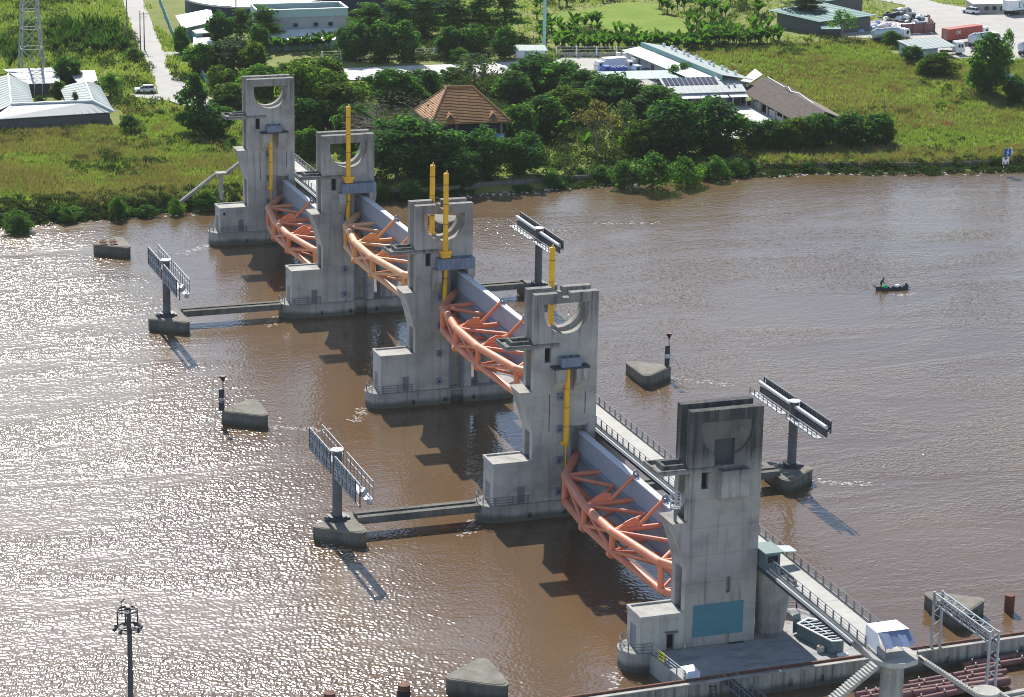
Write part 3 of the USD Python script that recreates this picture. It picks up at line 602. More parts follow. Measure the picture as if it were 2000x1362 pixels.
# high mast lamp on the near bank, below the frame
hm = thing('high_mast_lamp', 'dark high mast lamp with a ring of floodlights, lower left', 'lamp mast', (-69.8, -34, 0))
obj('mast', tube((0, 0, .5), (.15, 0, 25.6), .36, 14, .2), M['steel_dark'], hm, smooth=40)
a8 = np.linspace(0, 2 * math.pi, 9)
obj('crown_frame', [path_tube([(0.85 * math.cos(q), 0.85 * math.sin(q), 27.2) for q in a8], .09, 5)] + [tube((0, 0, 27.25), (0.85 * math.cos(q), 0.85 * math.sin(q), 27.25), .08, 5) for q in a8[:-1:2]] + [tube((0.85 * math.cos(q), 0.85 * math.sin(q), 27.2), (0.85 * math.cos(q), 0.85 * math.sin(q), 25.7), .06, 5) for q in a8[:-1:2]] + [tube((.1, 0, 25.5), (.1, 0, 27.5), .2, 10)], M['steel_dark'], hm)
obj('ring', [path_tube([(.15 + 0.95 * math.cos(q), 0.95 * math.sin(q), 25.7) for q in np.linspace(0, 2 * math.pi, 17)], .07, 5), path_tube([(.15 + 0.72 * math.cos(q), 0.72 * math.sin(q), 25.3) for q in np.linspace(0, 2 * math.pi, 17)], .06, 5)], M['steel_dark'], hm)
for q in np.linspace(0, 2 * math.pi, 9)[:-1]:
    c, s_ = math.cos(q), math.sin(q)
    obj('floodlight', [tube((.9 * c, .9 * s_, 25.75), (1.2 * c, 1.2 * s_, 25.45), .08, 8, .19)], M['steel_dark'], hm)
obj('lightning_rod', [tube((-.5, 0, 27.2), (-.5, 0, 28.1), .05, 5), tube((-.5, 0, 28.0), (-.2, 0, 28.2), .06, 5)], M['steel_dark'], hm)

# boat with its fisherman
q = (88.99, 134.18, 0)
ang = -6.0
bt = thing('rowing_boat', 'long dark wooden boat out on the open water at right', 'boat', (q[0], q[1], 0), ang + 0)
def hull(L=5.6, W=1.05, H=.42):
    xs = np.linspace(-L / 2, L / 2, 15); rings = []
    for x in xs:
        u = abs(2 * x / L); w = W / 2 * (1 - .75 * u ** 3); s_ = .22 * u ** 3
        if x < -L * .36: w *= .45
        rings.append([(x, -w, H + s_), (x, -w * .7, -.12 + s_ * .5), (x, w * .7, -.12 + s_ * .5), (x, w, H + s_), (x, w * .85, H + s_ - .02), (x, w * .6, .06 + s_ * .5), (x, -w * .6, .06 + s_ * .5), (x, -w * .85, H + s_ - .02)])
    v = np.array(rings).reshape(-1, 3); f = []
    for k in range(14):
        for j in range(8):
            a, b = k * 8 + j, k * 8 + (j + 1) % 8
            f.append([a, b, b + 8, a + 8])
    f = np.array(f); e = np.array([[0, 1, 2, 3], [4, 5, 6, 7], [112, 115, 114, 113], [116, 119, 118, 117]])
    return (v, np.vstack([f, e]))
obj('hull', hull(), M['steel_dark'], bt)
obj('prow_fork', [tube((-2.7, .1, .5), (-3.3, .1, .95), .06, 6), tube((-2.7, .0, .5), (-3.2, 0, .62), .05, 6)], M['steel_dark'], bt)
for x in (-.3, .7, 1.7): obj('thwart', box(x - .12, x + .12, -.42, .42, .38, .44), M['steel_dark'], bt)
obj('outboard_engine', [box(2.3, 2.6, -.18, .18, .5, 1.0), tube((2.5, 0, .5), (3.3, .1, .15), .05, 6)], M['steel_dark'], bt)
tag_ = thing('fishing_net', 'bright green fishing net heaped in the boat bow', 'net', (q[0], q[1], 0), ang)
m = trimesh.creation.icosphere(3, 1.0); v = m.vertices * [.55, .38, .32]; v = v * (1 + .35 * (meshkit.fbm(v * 3.5 + 7, 3) - .5))[:, None]; m.vertices = v + [-1.25, 0, .52]
M['net'] = plain('green_net', (.04, .34, .13), .8, vary=.35, scale=8)
obj('heap', m, M['net'], tag_)
tag_ = thing('foam_box', 'white box lying amidships in the boat', 'box', (q[0], q[1], 0), ang)
obj('box_body', box(.55, 1.15, -.25, .2, .45, .72), M['white'], tag_); obj('lid', box(.52, 1.18, -.28, .23, .722, .78), M['white'], tag_)

def blob(chain_list, h=.06):
    """One continuous body from bones (p, r, q, r2): hulls of spheres, joined, refined and smoothed."""
    parts = []
    for p, r, q2, r2 in chain_list:
        parts.append(Manifold.batch_hull([Manifold.sphere(r, 14).translate(list(p)), Manifold.sphere(r2, 14).translate(list(q2))]))
    m = Manifold.batch_boolean(parts, manifold3d.OpType.Add).refine_to_length(h)
    m = tm(m); m.merge_vertices(); trimesh.smoothing.filter_taubin(m, iterations=8); return m
pr = thing('person', 'person in dark clothes bending forward in the boat bow, pulling the net', 'person', (q[0], q[1], 0), ang)
M['cloth'] = plain('dark_navy_clothes', (.015, .017, .03), .8)
M['skin'] = plain('skin', (.22, .12, .08), .6)
hipz = 1.2; X0 = -1.95
body = [((X0, -.1, hipz), .14, (X0 + .04, -.1, .82), .09), ((X0 + .04, -.1, .82), .09, (X0 - .02, -.1, .48), .06), ((X0, .1, hipz), .14, (X0 + .1, .1, .84), .09), ((X0 + .1, .1, .84), .09, (X0 + .04, .1, .48), .06),
        ((X0 - .02, -.1, .47), .055, (X0 + .14, -.1, .45), .04), ((X0 + .04, .1, .47), .055, (X0 + .2, .1, .45), .04),
        ((X0, 0, hipz + .02), .17, (X0 + .26, 0, hipz + .4), .19), ((X0 + .26, -.17, hipz + .42), .09, (X0 + .26, .17, hipz + .42), .09), ((X0 + .28, 0, hipz + .45), .07, (X0 + .38, 0, hipz + .56), .06),
        ((X0 + .26, -.19, hipz + .4), .065, (X0 + .44, -.2, hipz + .14), .05), ((X0 + .44, -.2, hipz + .14), .05, (X0 + .6, -.14, hipz - .1), .038), ((X0 + .26, .19, hipz + .4), .065, (X0 + .46, .2, hipz + .12), .05), ((X0 + .46, .2, hipz + .12), .05, (X0 + .62, .12, hipz - .12), .038),
        ((X0 + .6, -.14, hipz - .1), .035, (X0 + .68, -.13, hipz - .19), .025), ((X0 + .62, .12, hipz - .12), .035, (X0 + .7, .11, hipz - .21), .025),
        ((X0 + .42, 0, hipz + .62), .095, (X0 + .46, 0, hipz + .7), .1)]
pb = obj('body', blob(body, .05), M['cloth'], pr, smooth=60)
obj('face', blob([((X0 + .47, 0, hipz + .6), .07, (X0 + .51, 0, hipz + .66), .065), ((X0 + .55, 0, hipz + .61), .018, (X0 + .575, 0, hipz + .6), .015)], .03), M['skin'], pr, smooth=60)
obj('hat', [tube((X0 + .42, 0, hipz + .74), (X0 + .36, 0, hipz + .86), .2, 14, .06)], M['cloth'], pr)
# ---------------------------------------------------------------- near quay at the foot of the first tower
ZQ = 2.16
M['quay'] = concrete('quay_concrete', col=(.33, .32, .29), low=.8, tide=1.2, streak_lo=.45)
M['quay_top'] = plain('quay_paving', (.38, .365, .33), .9, vary=.2, scale=.5, dirt=(.16, .15, .13), dirt_amt=.7, dirt_scale=(.35, .35, .35))
M['deck_floor'] = plain('apron_floor', (.33, .335, .33), .85, vary=.14, scale=.4, dirt=(.13, .13, .13), dirt_amt=.7, dirt_scale=(.3, .6, .5))
ap = [(-8.05, -.9), (-7.3, -8.3), (16.2, -7.5), (15.6, -3.0), (14.4, 3.0), (12.6, 7.2), (11.4, 7.6), (11.0, -.6), (-8.0, -.6)]
ap = [(-8.05, -.35), (-7.3, -8.2), (15.9, -7.4), (15.4, -2.5), (14.2, 3.6), (12.4, 7.0), (10.95, 7.2), (10.95, -.35)]
apron = prism(ap, -2, 2.13) - B(-8, 10.95, -.39, 5, -3, 3)
obj('apron', apron, M['deck_floor'], kind='structure')
yq = lambda x: -8.35 + .033 * (x + 8)
for k, (a, b) in enumerate(((-40, -24), (-24, -7.35), (-7.35, 5.5), (5.5, 20.4), (20.4, 34), (34, 60))):
    pl = [(a + .03, yq(a) - 1.05), (b - .03, yq(b) - 1.05), (b - .03, yq(b)), (a + .03, yq(a))]
    w = thing('quay_wall', ['length of low quay wall outside the picture on the left', 'low quay wall with a rusty edge running out of the bottom edge', 'stained quay wall below the gangway, in front of the apron', 'stained quay wall below the tarpaulin shelter', 'quay wall under the gantry foot, right of the joint', 'quay wall length beyond the right edge'][k], 'quay wall')
    wall = prism(pl, -3, 2.2)
    for x in np.arange(a + 2.2, b - 1, 4.6): wall -= B(x, x + .5, yq(x) - 1.4, yq(x) - .85, .5, 1.25)
    obj('wall', wall, M['quay'], w)
    obj('coping', prism([(pl[0][0], pl[0][1] - .06), (pl[1][0], pl[1][1] - .06), (pl[1][0], pl[1][1] + .42), (pl[0][0], pl[0][1] + .42)], 2.203, 2.3), M['quay_top'], w)
    obj('edge_rail', bar((a + .05, yq(a) - .14, 2.34), (b - .05, yq(b) - .14, 2.34), .2), M['rust'], w)
# opposite side of the dock
w = thing('quay_wall', 'crumbled concrete wall of the dock in the bottom right corner', 'quay wall')
obj('wall', prism([(22.3, -19.9), (60, -15.0), (60, -16.4), (22.0, -21.5)], -3, 1.75), M['quay'], w)
obj('coping', prism([(22.2, -20.2), (60, -15.3), (60, -15.8), (22.1, -20.8)], 1.752, 2.0), M['quay_top'], w)
obj('near_bank', prism([(-120, -30.5), (14, -30.5), (22, -22.0), (90, -16.6), (90, -120), (-120, -120)], -3, 1.4), M['quay_top'], kind='structure')
# things on the apron
t = thing('settling_bin', 'open grey steel bin with a white top frame, on the apron under the bridge', 'steel bin')
bp = [(8.85, -.6), (10.25, -6.2), (11.6, -6.3), (12.0, -.7), (10.6, .5)]
M['bin'] = plain('grey_green_bin', (.11, .15, .16), .6, vary=.08, scale=1.0, dirt=(.07, .07, .06), dirt_amt=.4)
out_, in_ = Polygon(bp), Polygon(bp).buffer(-.1, join_style=2)
obj('shell', prism(bp, 2.2, 3.58) - prism(list(in_.exterior.coords)[:-1], 2.35, 4), M['bin'], t)
obj('rim', prism(list(out_.buffer(.05, join_style=2).exterior.coords)[:-1], 3.583, 3.7) - prism(list(out_.buffer(-.16, join_style=2).exterior.coords)[:-1], 3, 4), M['white'], t)
for k, y in enumerate(np.linspace(-5.4, -.3, 8)):
    xl = np.interp(y, [-6.2, -.6], [10.25, 8.85]) + .12; xr = np.interp(y, [-6.3, -.7], [11.6, 12.0]) - .12
    obj('cross_bar', box(xl, xr, y - .05, y + .05, 3.5, 3.6), M['white'], t)
obj('spine_bar', bar((9.9, .1, 3.62), (10.9, -4.2, 3.62), .09), M['white'], t)
obj('end_plate', poly_face([(8.7, .0, 2.3), (9.9, .4, 2.3), (9.75, .6, 4.3), (8.8, .3, 4.3)], .06), M['bin'], t)
t = thing('truck_tyre_stack', 'stack of three pale old tyres beside the grey bin', 'tyres', (9.5, -5.2, ZQ))
for k in range(3):
    m = trimesh.creation.torus(.32, .12, major_sections=20, minor_sections=8); m.apply_translation((0, 0, .12 + .22 * k)); obj('tyre', m, M['quay_top'], t, smooth=60)
t = thing('white_basin', 'small white basin on the apron edge right of the tyres', 'basin', (11.2, -7.0, ZQ))
obj('bowl', B(-.55, .55, -.3, .3, .02, .3) - B(-.4, .4, -.18, .18, .15, .5), M['white'], t)
t = thing('covered_crate', 'pale blue sheet-covered crate on the quay corner', 'crate', (-7.1, -7.6, ZQ))
M['sheet_blue'] = plain('pale_blue_sheet', (.4, .5, .66), .5, vary=.05)
obj('crate_body', B(0, 1.35, -.75, .6, .02, .85), M['white'], t)
obj('front_sheet', poly_face([(-.03, -.78, .1), (1.2, -.78, .05), (1.2, -.78, 1.05), (-.03, -.78, 1.1)], .03), M['sheet_blue'], t)
obj('top_sheet', poly_face([(-.06, -.8, .9), (1.4, -.8, .88), (1.45, 1.3, .9), (-.06, 1.1, .92)], .03), M['white'], t)
def fence(name, label, cat, pts, h, sp, rails, mp, mr):
    t = thing(name, label, cat)
    P = np.array(pts, float)
    obj('rails', [bar(a + [0, 0, z], b + [0, 0, z], .055) for a, b in zip(P[:-1], P[1:]) for z in rails], mr, t)
    for a, b in zip(P[:-1], P[1:]):
        n = max(1, int(np.linalg.norm(b - a) / sp))
        for k in range(n + 1):
            c = a + (b - a) * k / n; obj('post', box(c[0] - .05, c[0] + .05, c[1] - .05, c[1] + .05, c[2], c[2] + h), mp, t)
    return t
f_ = fence('apron_railing', 'steel railing with a yellow sign along the left edge of the apron', 'railing', [(-7.95, -.9, ZQ), (-7.25, -8.0, ZQ)], 1.1, 1.7, (.4, .75, 1.08), M['steel_rail'], M['steel_pale'])
sg = obj('sign_plate', poly_face([(-8.0, -2.6, 2.5), (-7.9, -3.9, 2.5), (-7.9, -3.9, 3.5), (-8.0, -2.6, 3.5)], .04), plain('yellow_sign', (.62, .6, .05), .5), f_, label='yellow sign with two black lines')
obj('sign_line', [poly_face([(-8.05, -2.75, z), (-7.95, -3.75, z), (-7.95, -3.75, z + .12), (-8.05, -2.75, z + .12)], .02) for z in (2.8, 3.15)], M['void'], sg)
fence('apron_railing', 'curved steel railing round the river side of the apron behind the bin', 'railing', [(15.7, -7.0, ZQ), (15.2, -2.5, ZQ), (14.0, 3.5, ZQ), (12.3, 6.8, ZQ), (11.2, 7.0, ZQ)], 1.1, 1.7, (.4, .75, 1.08), M['steel_rail'], M['steel_rail'])
t = thing('gangway', 'dark steel gangway sloping down from the apron at the bottom edge', 'gangway')
for s_ in (0, 1.5):
    obj('side_truss', [bar((-4.2 + s_ + .28 * 1.0, -8.9, z), (-3.2 + s_ + .9, -16, z - 1.2), .07) for z in (2.3, 3.3)] + [bar((-3.92 + s_ + .2 * k, -8.9 - .9 * k, 2.3 - .15 * k), (-3.92 + s_ + .2 * k, -8.9 - .9 * k, 3.3 - .15 * k), .05) for k in range(8)], M['steel_rail'], t)
for k in range(16): obj('tread', box(-3.9 + .1 * k, -2.4 + .1 * k, -9.3 - .43 * k, -8.95 - .43 * k, 2.2 - .075 * k, 2.26 - .075 * k), M['steel_dark'], t)
obj('ladder_prop', [bar((-4.3, -9.0, 2.0), (-5.6, -13.5, -.2), .1), bar((-4.9, -9.0, 2.0), (-6.2, -13.5, -.2), .1)] + [bar((-4.3 - .13 * k, -9.0 - .45 * k, 2.0 - .22 * k), (-4.9 - .13 * k, -9.0 - .45 * k, 2.0 - .22 * k), .06) for k in range(9)], M['steel_dark'], t)
# shelter on the bridge head
t = thing('tarpaulin_shelter', 'white and blue tarpaulin shelter at the near end of the bridge', 'shelter', (0, -5.4, DZ))
M['tarp_blue'] = plain('blue_tarpaulin', (.2, .26, .4), .55, vary=.1, scale=1.5, bump=.6)
M['tarp_white'] = plain('white_tarpaulin', (.74, .75, .77), .55, vary=.05, scale=1.0, bump=.4)
obj('roof_sheet', poly_face([(5.1, -20.6, 2.25), (8.4, -20.8, 2.35), (8.3, -18.2, 2.3), (5.1, -18.2, 2.25)], .04), M['tarp_white'], t)
xs = np.linspace(5.1, 8.5, 13); fr = []
for k in range(12):
    fr.append(poly_face([(xs[k], -20.62, 2.22 + .03 * (k % 2)), (xs[k + 1], -20.62, 2.22 + .03 * ((k + 1) % 2)), (xs[k + 1], -22.3 - .25 * math.sin(k + 1), 1.2 + .12 * ((k + 1) % 2)), (xs[k], -22.3 - .25 * math.sin(k), 1.2 + .12 * (k % 2))], .03))
obj('front_sheet', fr, M['tarp_blue'], t)
obj('side_sheet', [poly_face([(5.02, -18.2, .3), (5.02, -20.6, .3), (5.02, -20.6, 2.2), (5.02, -18.2, 2.2)], .03), poly_face([(5.06, -20.6, .3), (5.3, -21.3, .2), (5.06, -20.6, 2.2)], .03)], M['tarp_white'], t)
for x, y in ((5.15, -18.3), (8.3, -18.3), (5.1, -22.4), (8.5, -22.5)): obj('pole', tube((x, y, 0.06), (x, y, 2.2 if y > -20 else 1.35), .045, 6), M['steel_rail'], t)
obj('low_board', box(5.05, 5.12, -22.4, -20.7, .1, .9), M['steel_rail'], t)
# guard hut and bench on the deck near the first tower
t = thing('guard_kiosk', 'small green roofed kiosk on the bridge beside the nearest tower', 'kiosk', (0, 0, DZ))
M['green_roof'] = plain('sea_green_roof', (.12, .19, .18), .6, vary=.05)
obj('cabin', box(4.3, 6.0, -1.6, 1.2, -.3, 1.6), M['bin'], t); obj('roof', box(4.1, 6.3, -1.9, 1.4, 1.603, 1.8), M['green_roof'], t)
obj('window', box(4.6, 5.7, -1.64, -1.602, .6, 1.3), M['void'], t); obj('side_awning', poly_face([(6.3, -1.6, 1.7), (8.0, -1.4, 1.5), (8.0, .4, 1.5), (6.3, .4, 1.7)], .05), M['steel_pale'], t)
t = thing('bench', 'dark green bench against the bridge railing in front of the kiosk', 'bench', (5.35, -5.0, DZ))
obj('seat', box(-.2, .25, -1.9, 1.6, .4, .46), M['bin'], t); obj('backrest', box(-.26, -.2, -1.9, 1.6, .46, .95), M['bin'], t)
for y in (-1.7, 1.4): obj('leg', box(-.2, .2, y - .05, y + .05, .0, .4), M['steel_dark'], t)
# pipe gantry over the dock
t = thing('pipe_gantry', 'galvanised lattice gantry spanning the dock, at lower right', 'gantry')
FA, FB, ZB, ZT = [(21.15, -7.9), (22.1, -7.95)], [(21.35, -19.5), (22.3, -19.6)], 7.35, 8.5
for (a, b), zb, nm in ((FA, 2.2, 1), (FB, 1.7, 1)):
    lg = obj('lattice_leg', [tube((*a, zb), (*a, ZT + .15), .16, 8), tube((*b, zb), (*b, ZT + .15), .16, 8)], M['galv'], t)
    zs = np.linspace(zb + .3, ZT, 9)
    for k in range(8):
        p, q2 = (a, b) if k % 2 else (b, a); obj('lacing', bar((*p, zs[k]), (*q2, zs[k + 1]), .08), M['galv'], lg)
for k, (s0, s1) in enumerate(zip(FA, FB)):
    obj('chord', [bar((*s0, z), (*s1, z), .15) for z in (ZB, ZT)], M['galv'], t)
    n = 14; P = [np.array(s0) + (np.array(s1) - s0) * j / n for j in range(n + 1)]
    for j in range(n): obj('side_lacing', bar((*P[j], ZB if j % 2 else ZT), (*P[j + 1], ZT if j % 2 else ZB), .07), M['galv'], t)
n = 12
for j in range(n):
    a = np.array(FA[j % 2]) + (np.array(FB[j % 2]) - FA[j % 2]) * j / n; b = np.array(FA[1 - j % 2]) + (np.array(FB[1 - j % 2]) - FA[1 - j % 2]) * (j + 1) / n
    for z in (ZB, ZT): obj('top_lacing', bar((*a, z), (*b, z), .07), M['galv'], t)
obj('pipe_run', [tube((21.45, -8.2, ZB + .2), (21.65, -19.4, ZB + .2), .16, 8), tube((21.9, -8.2, ZB + .2), (22.0, -19.4, ZB + .2), .12, 8)], M['steel_dark'], t)
# floating dredge pipes in the dock
def dpipe(p, q2, label, r=.34):
    p, q2 = np.array(p), np.array(q2); t = thing('dredge_pipe', label, 'pipe', group=None)
    obj('pipe', tube(p, q2, r, 16), M['rust_pipe'], t, smooth=40)
    L = np.linalg.norm(q2 - p)
    for d in np.arange(1.2, L, 2.9): c = p + (q2 - p) * d / L; obj('collar', tube(c - (q2 - p) / L * .09, c + (q2 - p) / L * .09, r + .07, 14), M['rust'], t); obj('hook', box(c[0] - .06, c[0] + .06, c[1] - .06, c[1] + .06, c[2] + r, c[2] + r + .28), M['white'], t)
PX = [((24.06, -9.68, 0.6), (32.59, -8.78, 0.6), 'topmost rust red pipe in the dock, reaching the right edge'),
      ((23.84, -10.76, 0.6), (31.73, -10.28, 0.6), 'second rust red pipe reaching the right edge of the dock'),
      ((16.29, -12.4, 0.6), (27.69, -11.22, 0.6), 'rust red pipe of the main bundle, on its far side'),
      ((10.72, -13.46, 0.6), (27.7, -12.51, 0.6), 'long rust red pipe second from the far side of the bundle'),
      ((9.63, -14.48, 0.6), (26.67, -13.48, 0.6), 'long rust red pipe in the middle of the bundle'),
      ((14.05, -15.02, 0.6), (26.74, -14.77, 0.6), 'thick rust red pipe with a dark open end, near side of the bundle'),
      ((14.46, -16.51, 0.6), (22.46, -15.41, 0.6), 'short rust red pipe nearest the stair landing'),
      ((9.69, -13.41, 0.6), (14.25, -12.89, 0.6), 'rust red pipe left of the bridge head column')]
for k, (p, q2, lb) in enumerate(PX): dpipe(p, q2, lb, .48 if k == 5 else .33)
# ---------------------------------------------------------------- the far bank: terrain
ZG = 1.5
YB = (np.array([-300, -80, -40, -15, 0, 20, 45, 90, 112, 136, 157, 200, 300, 600]), np.array([217, 217, 216.3, 218.6, 217.8, 217.2, 217.8, 219.3, 218.3, 212, 209, 204, 193, 170]))
def yb(x): return np.interp(x, *YB)
ROAD = [(7.4, 320), (10.7, 341), (13, 360), (15.1, 381), (20.6, 417), (25.3, 450), (40, 560), (47, 560), (30.5, 449), (25.9, 416), (21.5, 386), (19.7, 371), (22.9, 370), (22.6, 366.4), (18.8, 365.3), (16.3, 353), (15.4, 342.7), (15.6, 332), (17.2, 317), (18, 300), (12, 299), (8.2, 312), (1.5, 318.5), (1.5, 322)]
YARD = [(46.5, 328), (52, 340.5), (92, 338.5), (106, 341), (107, 327), (90, 325), (75, 322.5), (56, 324.5)]
LOT = [(100, 333), (108, 341), (121, 337.5), (121, 300), (100, 303)]
COURT = [(110, 280), (127, 279.5), (126.6, 250.5), (118, 240), (108.5, 246)]
TRUCKS = [(213, 430), (225, 394), (212, 372), (204, 372), (190, 362), (186, 352), (200, 343), (196, 322), (207, 312), (240, 306), (300, 318), (330, 420), (260, 392), (240, 384), (236, 394), (232, 430)]
LAWN = [(116.44, 372.26), (122.07, 397.32), (139.92, 407.45), (153.91, 415.56), (160.95, 411.23), (155.82, 393.43), (156.63, 378.35), (146.7, 354.2), (139.31, 350.04), (135.44, 372.31), (130.64, 383)]
PLANT = [(103.12, 348.08), (139.92, 451.28), (196.97, 447.97), (175.16, 372.26), (166.13, 341.96), (147.95, 342.04), (132.15, 335.9), (128.76, 345.32), (111.86, 343.77)]
FOOT = [[(-36, 287), (-5, 287), (-1, 339), (-24, 340)], [(45, 243), (62.5, 242), (63.5, 261), (46, 262)], [(116.5, 276), (131, 276), (131, 327), (117, 329)], [(109, 276), (127, 276), (127, 290), (109, 290)], [(124, 239), (137, 239), (142, 290), (127, 290)], [(173, 353), (199, 353), (199, 378), (173, 378)], [(187, 315), (202, 315), (202, 331), (187, 331)], [(25, 369), (39, 369), (40, 405), (25, 405)], [(43, 364), (68, 364), (68, 432), (25, 432), (25, 392)]]
HARD = [Polygon(p) for p in (ROAD, YARD, LOT, COURT, TRUCKS)]
hard = union_all([p.buffer(.6) for p in HARD]); nograss = union_all([p for p in HARD] + [Polygon(p) for p in FOOT]); lawn = Polygon(LAWN)
def ground_z(x, y):
    x, y = np.asarray(x, float), np.asarray(y, float)
    d = y - yb(x)
    s = np.clip(d / 5.0, 0, 1); z = ZG * s * s * (3 - 2 * s); z = np.where(d < 0, d * .3, z)
    p = np.stack([x * .07, y * .07, 0 * x], -1)
    bump = (meshkit.fbm(p, 3, 5) - .5) * 1.1 + (meshkit.fbm(p * 5.5, 2, 9) - .5) * .5
    w = np.clip((d - 3) / 6, 0, 1) * np.where(contains_xy(hard, x, y) | contains_xy(lawn, x, y), 0, 1)
    return z + bump * w - np.where(contains_xy(hard, x, y), .12, 0)
gx = np.concatenate([np.linspace(-900, -90, 12), np.arange(-80, 291, 1.6), np.linspace(310, 1250, 14)])
gy = np.concatenate([np.linspace(150, 195, 5), np.arange(200, 470, 1.6), np.linspace(480, 620, 12), np.linspace(660, 1500, 12)])
X, Y = np.meshgrid(gx, gy); Zt = ground_z(X.ravel(), Y.ravel()); nx, ny = len(gx), len(gy)
idx = np.arange(nx * ny).reshape(ny, nx)
quads = np.stack([idx[:-1, :-1], idx[:-1, 1:], idx[1:, 1:], idx[1:, :-1]], -1).reshape(-1, 4)
def ground_look(name, ramp, s=.05):
    n = {'g': ('geometry', {}), 'n1': ('noise_texture', {'scale': s, 'detail': 6.0, 'roughness': .65}), 'n2': ('noise_texture', {'scale': 1.6, 'detail': 4.0}), 'a': ('math', {'math_type': 'multiply_add', 'value2': .4}), 'm': ('math', {'math_type': 'multiply', 'value2': .6}),
         'r': ('rgb_ramp', {'ramp': ramp}), 'b': ('bump', {'strength': .6, 'distance': .25}), 'p': ('principled_bsdf', {'roughness': .95, 'specular_ior_level': .1})}
    l = [('g.position', 'n1.vector'), ('g.position', 'n2.vector'), ('n1.fac', 'm.value1'), ('n2.fac', 'a.value1'), ('m.value', 'a.value3'), ('a.value', 'r.fac'), ('r.color', 'p.base_color'), ('n2.fac', 'b.height'), ('b.normal', 'p.normal')]
    return usdkit.material(stage, LK + name, n, l, surface='p.BSDF')
M['soil'] = ground_look('meadow_soil', [(.3, (.13, .165, .045)), (.48, (.19, .22, .065)), (.62, (.25, .24, .1)), (.75, (.25, .21, .12))])
M['lawn'] = ground_look('lawn_grass', [(.35, (.13, .21, .03)), (.6, (.2, .27, .045)), (.75, (.24, .28, .07))], .12)
M['paving'] = plain('pale_road_concrete', (.4, .385, .36), .9, vary=.1, scale=.25, dirt=(.33, .31, .28), dirt_amt=.5, dirt_scale=(.15, .15, .15))
M['yard'] = plain('white_yard_paving', (.6, .585, .58), .9, vary=.08, scale=.25, dirt=(.42, .39, .37), dirt_amt=.5, dirt_scale=(.2, .2, .2))
obj('terrain', (np.c_[X.ravel(), Y.ravel(), Zt], quads), M['soil'], smooth=True, kind='structure')
def sheet(name, poly, z, mat): return obj(name, prism(poly, z - .1, z), mat, kind='structure')
sheet('road', ROAD, ZG + .06, M['paving']); sheet('yard', YARD, ZG + .05, M['yard']); sheet('yard', LOT, ZG + .046, M['paving']); sheet('courtyard', COURT, ZG + .055, M['yard']); sheet('yard', TRUCKS, ZG + .05, M['paving'])
sheet('lawn', LAWN, ZG + .12, M['lawn'])
def bank_wall(label, pts):
    t = thing('bank_wall', label, 'bank wall')
    for a, b in zip(pts[:-1], pts[1:]):
        a, b = np.array(a), np.array(b); n = np.array([-(b - a)[1], (b - a)[0]]); n = n / np.linalg.norm(n) * .12
        obj('wall_length', prism([tuple(a - n), tuple(b - n), tuple(b + n), tuple(a + n)], -1, ZG + .02), M['conc_dolphin'], t)
bank_wall('low concrete bank wall along the left shore', [(-80, 217.6), (-42.3, 218.6), (-20.5, 221.2), (-14.4, 221.4), (-1.6, 219.8)])
bank_wall('low concrete bank wall along the right shore', [(24, 219), (40.7, 218.6), (46.4, 220.3), (72.3, 221.1), (88.6, 222.3), (111.8, 220.9), (136.2, 214.6), (157.4, 211.7), (190, 207)])

# ---------------------------------------------------------------- grass, scrub
rng = np.random.default_rng(7)
def blades(n, xr, yr, hmin, hmax, w, keep, per=4, lean=.45, dens=None):
    x = rng.uniform(*xr, n); y = rng.uniform(*yr, n)
    ok = keep(x, y); x, y = x[ok], y[ok]
    if dens is not None:
        ok = rng.random(len(x)) < dens(x, y); x, y = x[ok], y[ok]
    x = np.repeat(x, per) + rng.normal(0, .22, len(x) * per); y = np.repeat(y, per) + rng.normal(0, .22, len(y) * per)
    m = len(x); z = ground_z(x, y) - .06; a = rng.uniform(0, 2 * np.pi, m); h = rng.uniform(hmin, hmax, m); b = rng.uniform(0, 2 * np.pi, m); ln = h * rng.uniform(.1, lean, m); ww = w * rng.uniform(.6, 1.4, m)
    p = np.stack([x, y, z], -1); s = np.stack([np.cos(a), np.sin(a), 0 * a], -1) * ww[:, None]
    tip = p + np.stack([np.cos(b) * ln, np.sin(b) * ln, h], -1)
    v = np.stack([p - s, p + s, tip], 1).reshape(-1, 3)
    return trimesh.Trimesh(v, np.arange(len(v)).reshape(-1, 3), process=False)
def on_land(x, y): return (y > yb(x) + 2.2) & ~contains_xy(nograss, x, y) & ~contains_xy(lawn, x, y)
def patch(x, y, s, seed): return meshkit.fbm(np.stack([x * s, y * s, 0 * x], -1), 3, seed)
M['grass'] = leafy('meadow_grass_blades', [(.19, .25, .08), (.29, .33, .115), (.37, .38, .17), (.47, .44, .27)], trans=.5, rough=.7, scale=.045)
M['reed'] = leafy('dry_reed_blades', [(.26, .21, .11), (.36, .3, .17), (.42, .36, .24), (.3, .28, .13)], trans=.3, rough=.7, scale=.06)
M['scrub'] = leafy('scrub_leaves', [(.045, .08, .018), (.08, .13, .026), (.13, .18, .035), (.2, .24, .06)], trans=.42)
near_g = lambda x, y: on_land(x, y) & ~((x > 40) & (x < 112) & (y > 232) & (y < 330))
obj('meadow_grass', [blades(50000, (-62, 24), (217, 300), .35, .95, .16, near_g), blades(42000, (105, 232), (203, 345), .35, .95, .17, near_g), blades(20000, (-50, 30), (300, 460), .5, 1.3, .2, on_land, 3), blades(9000, (100, 260), (330, 460), .4, 1.2, .2, on_land, 3), blades(6000, (24, 112), (218, 300), .3, .8, .16, on_land, 3)], M['grass'], kind='stuff', label='rough green meadow grass covering the far bank', cat='grass')
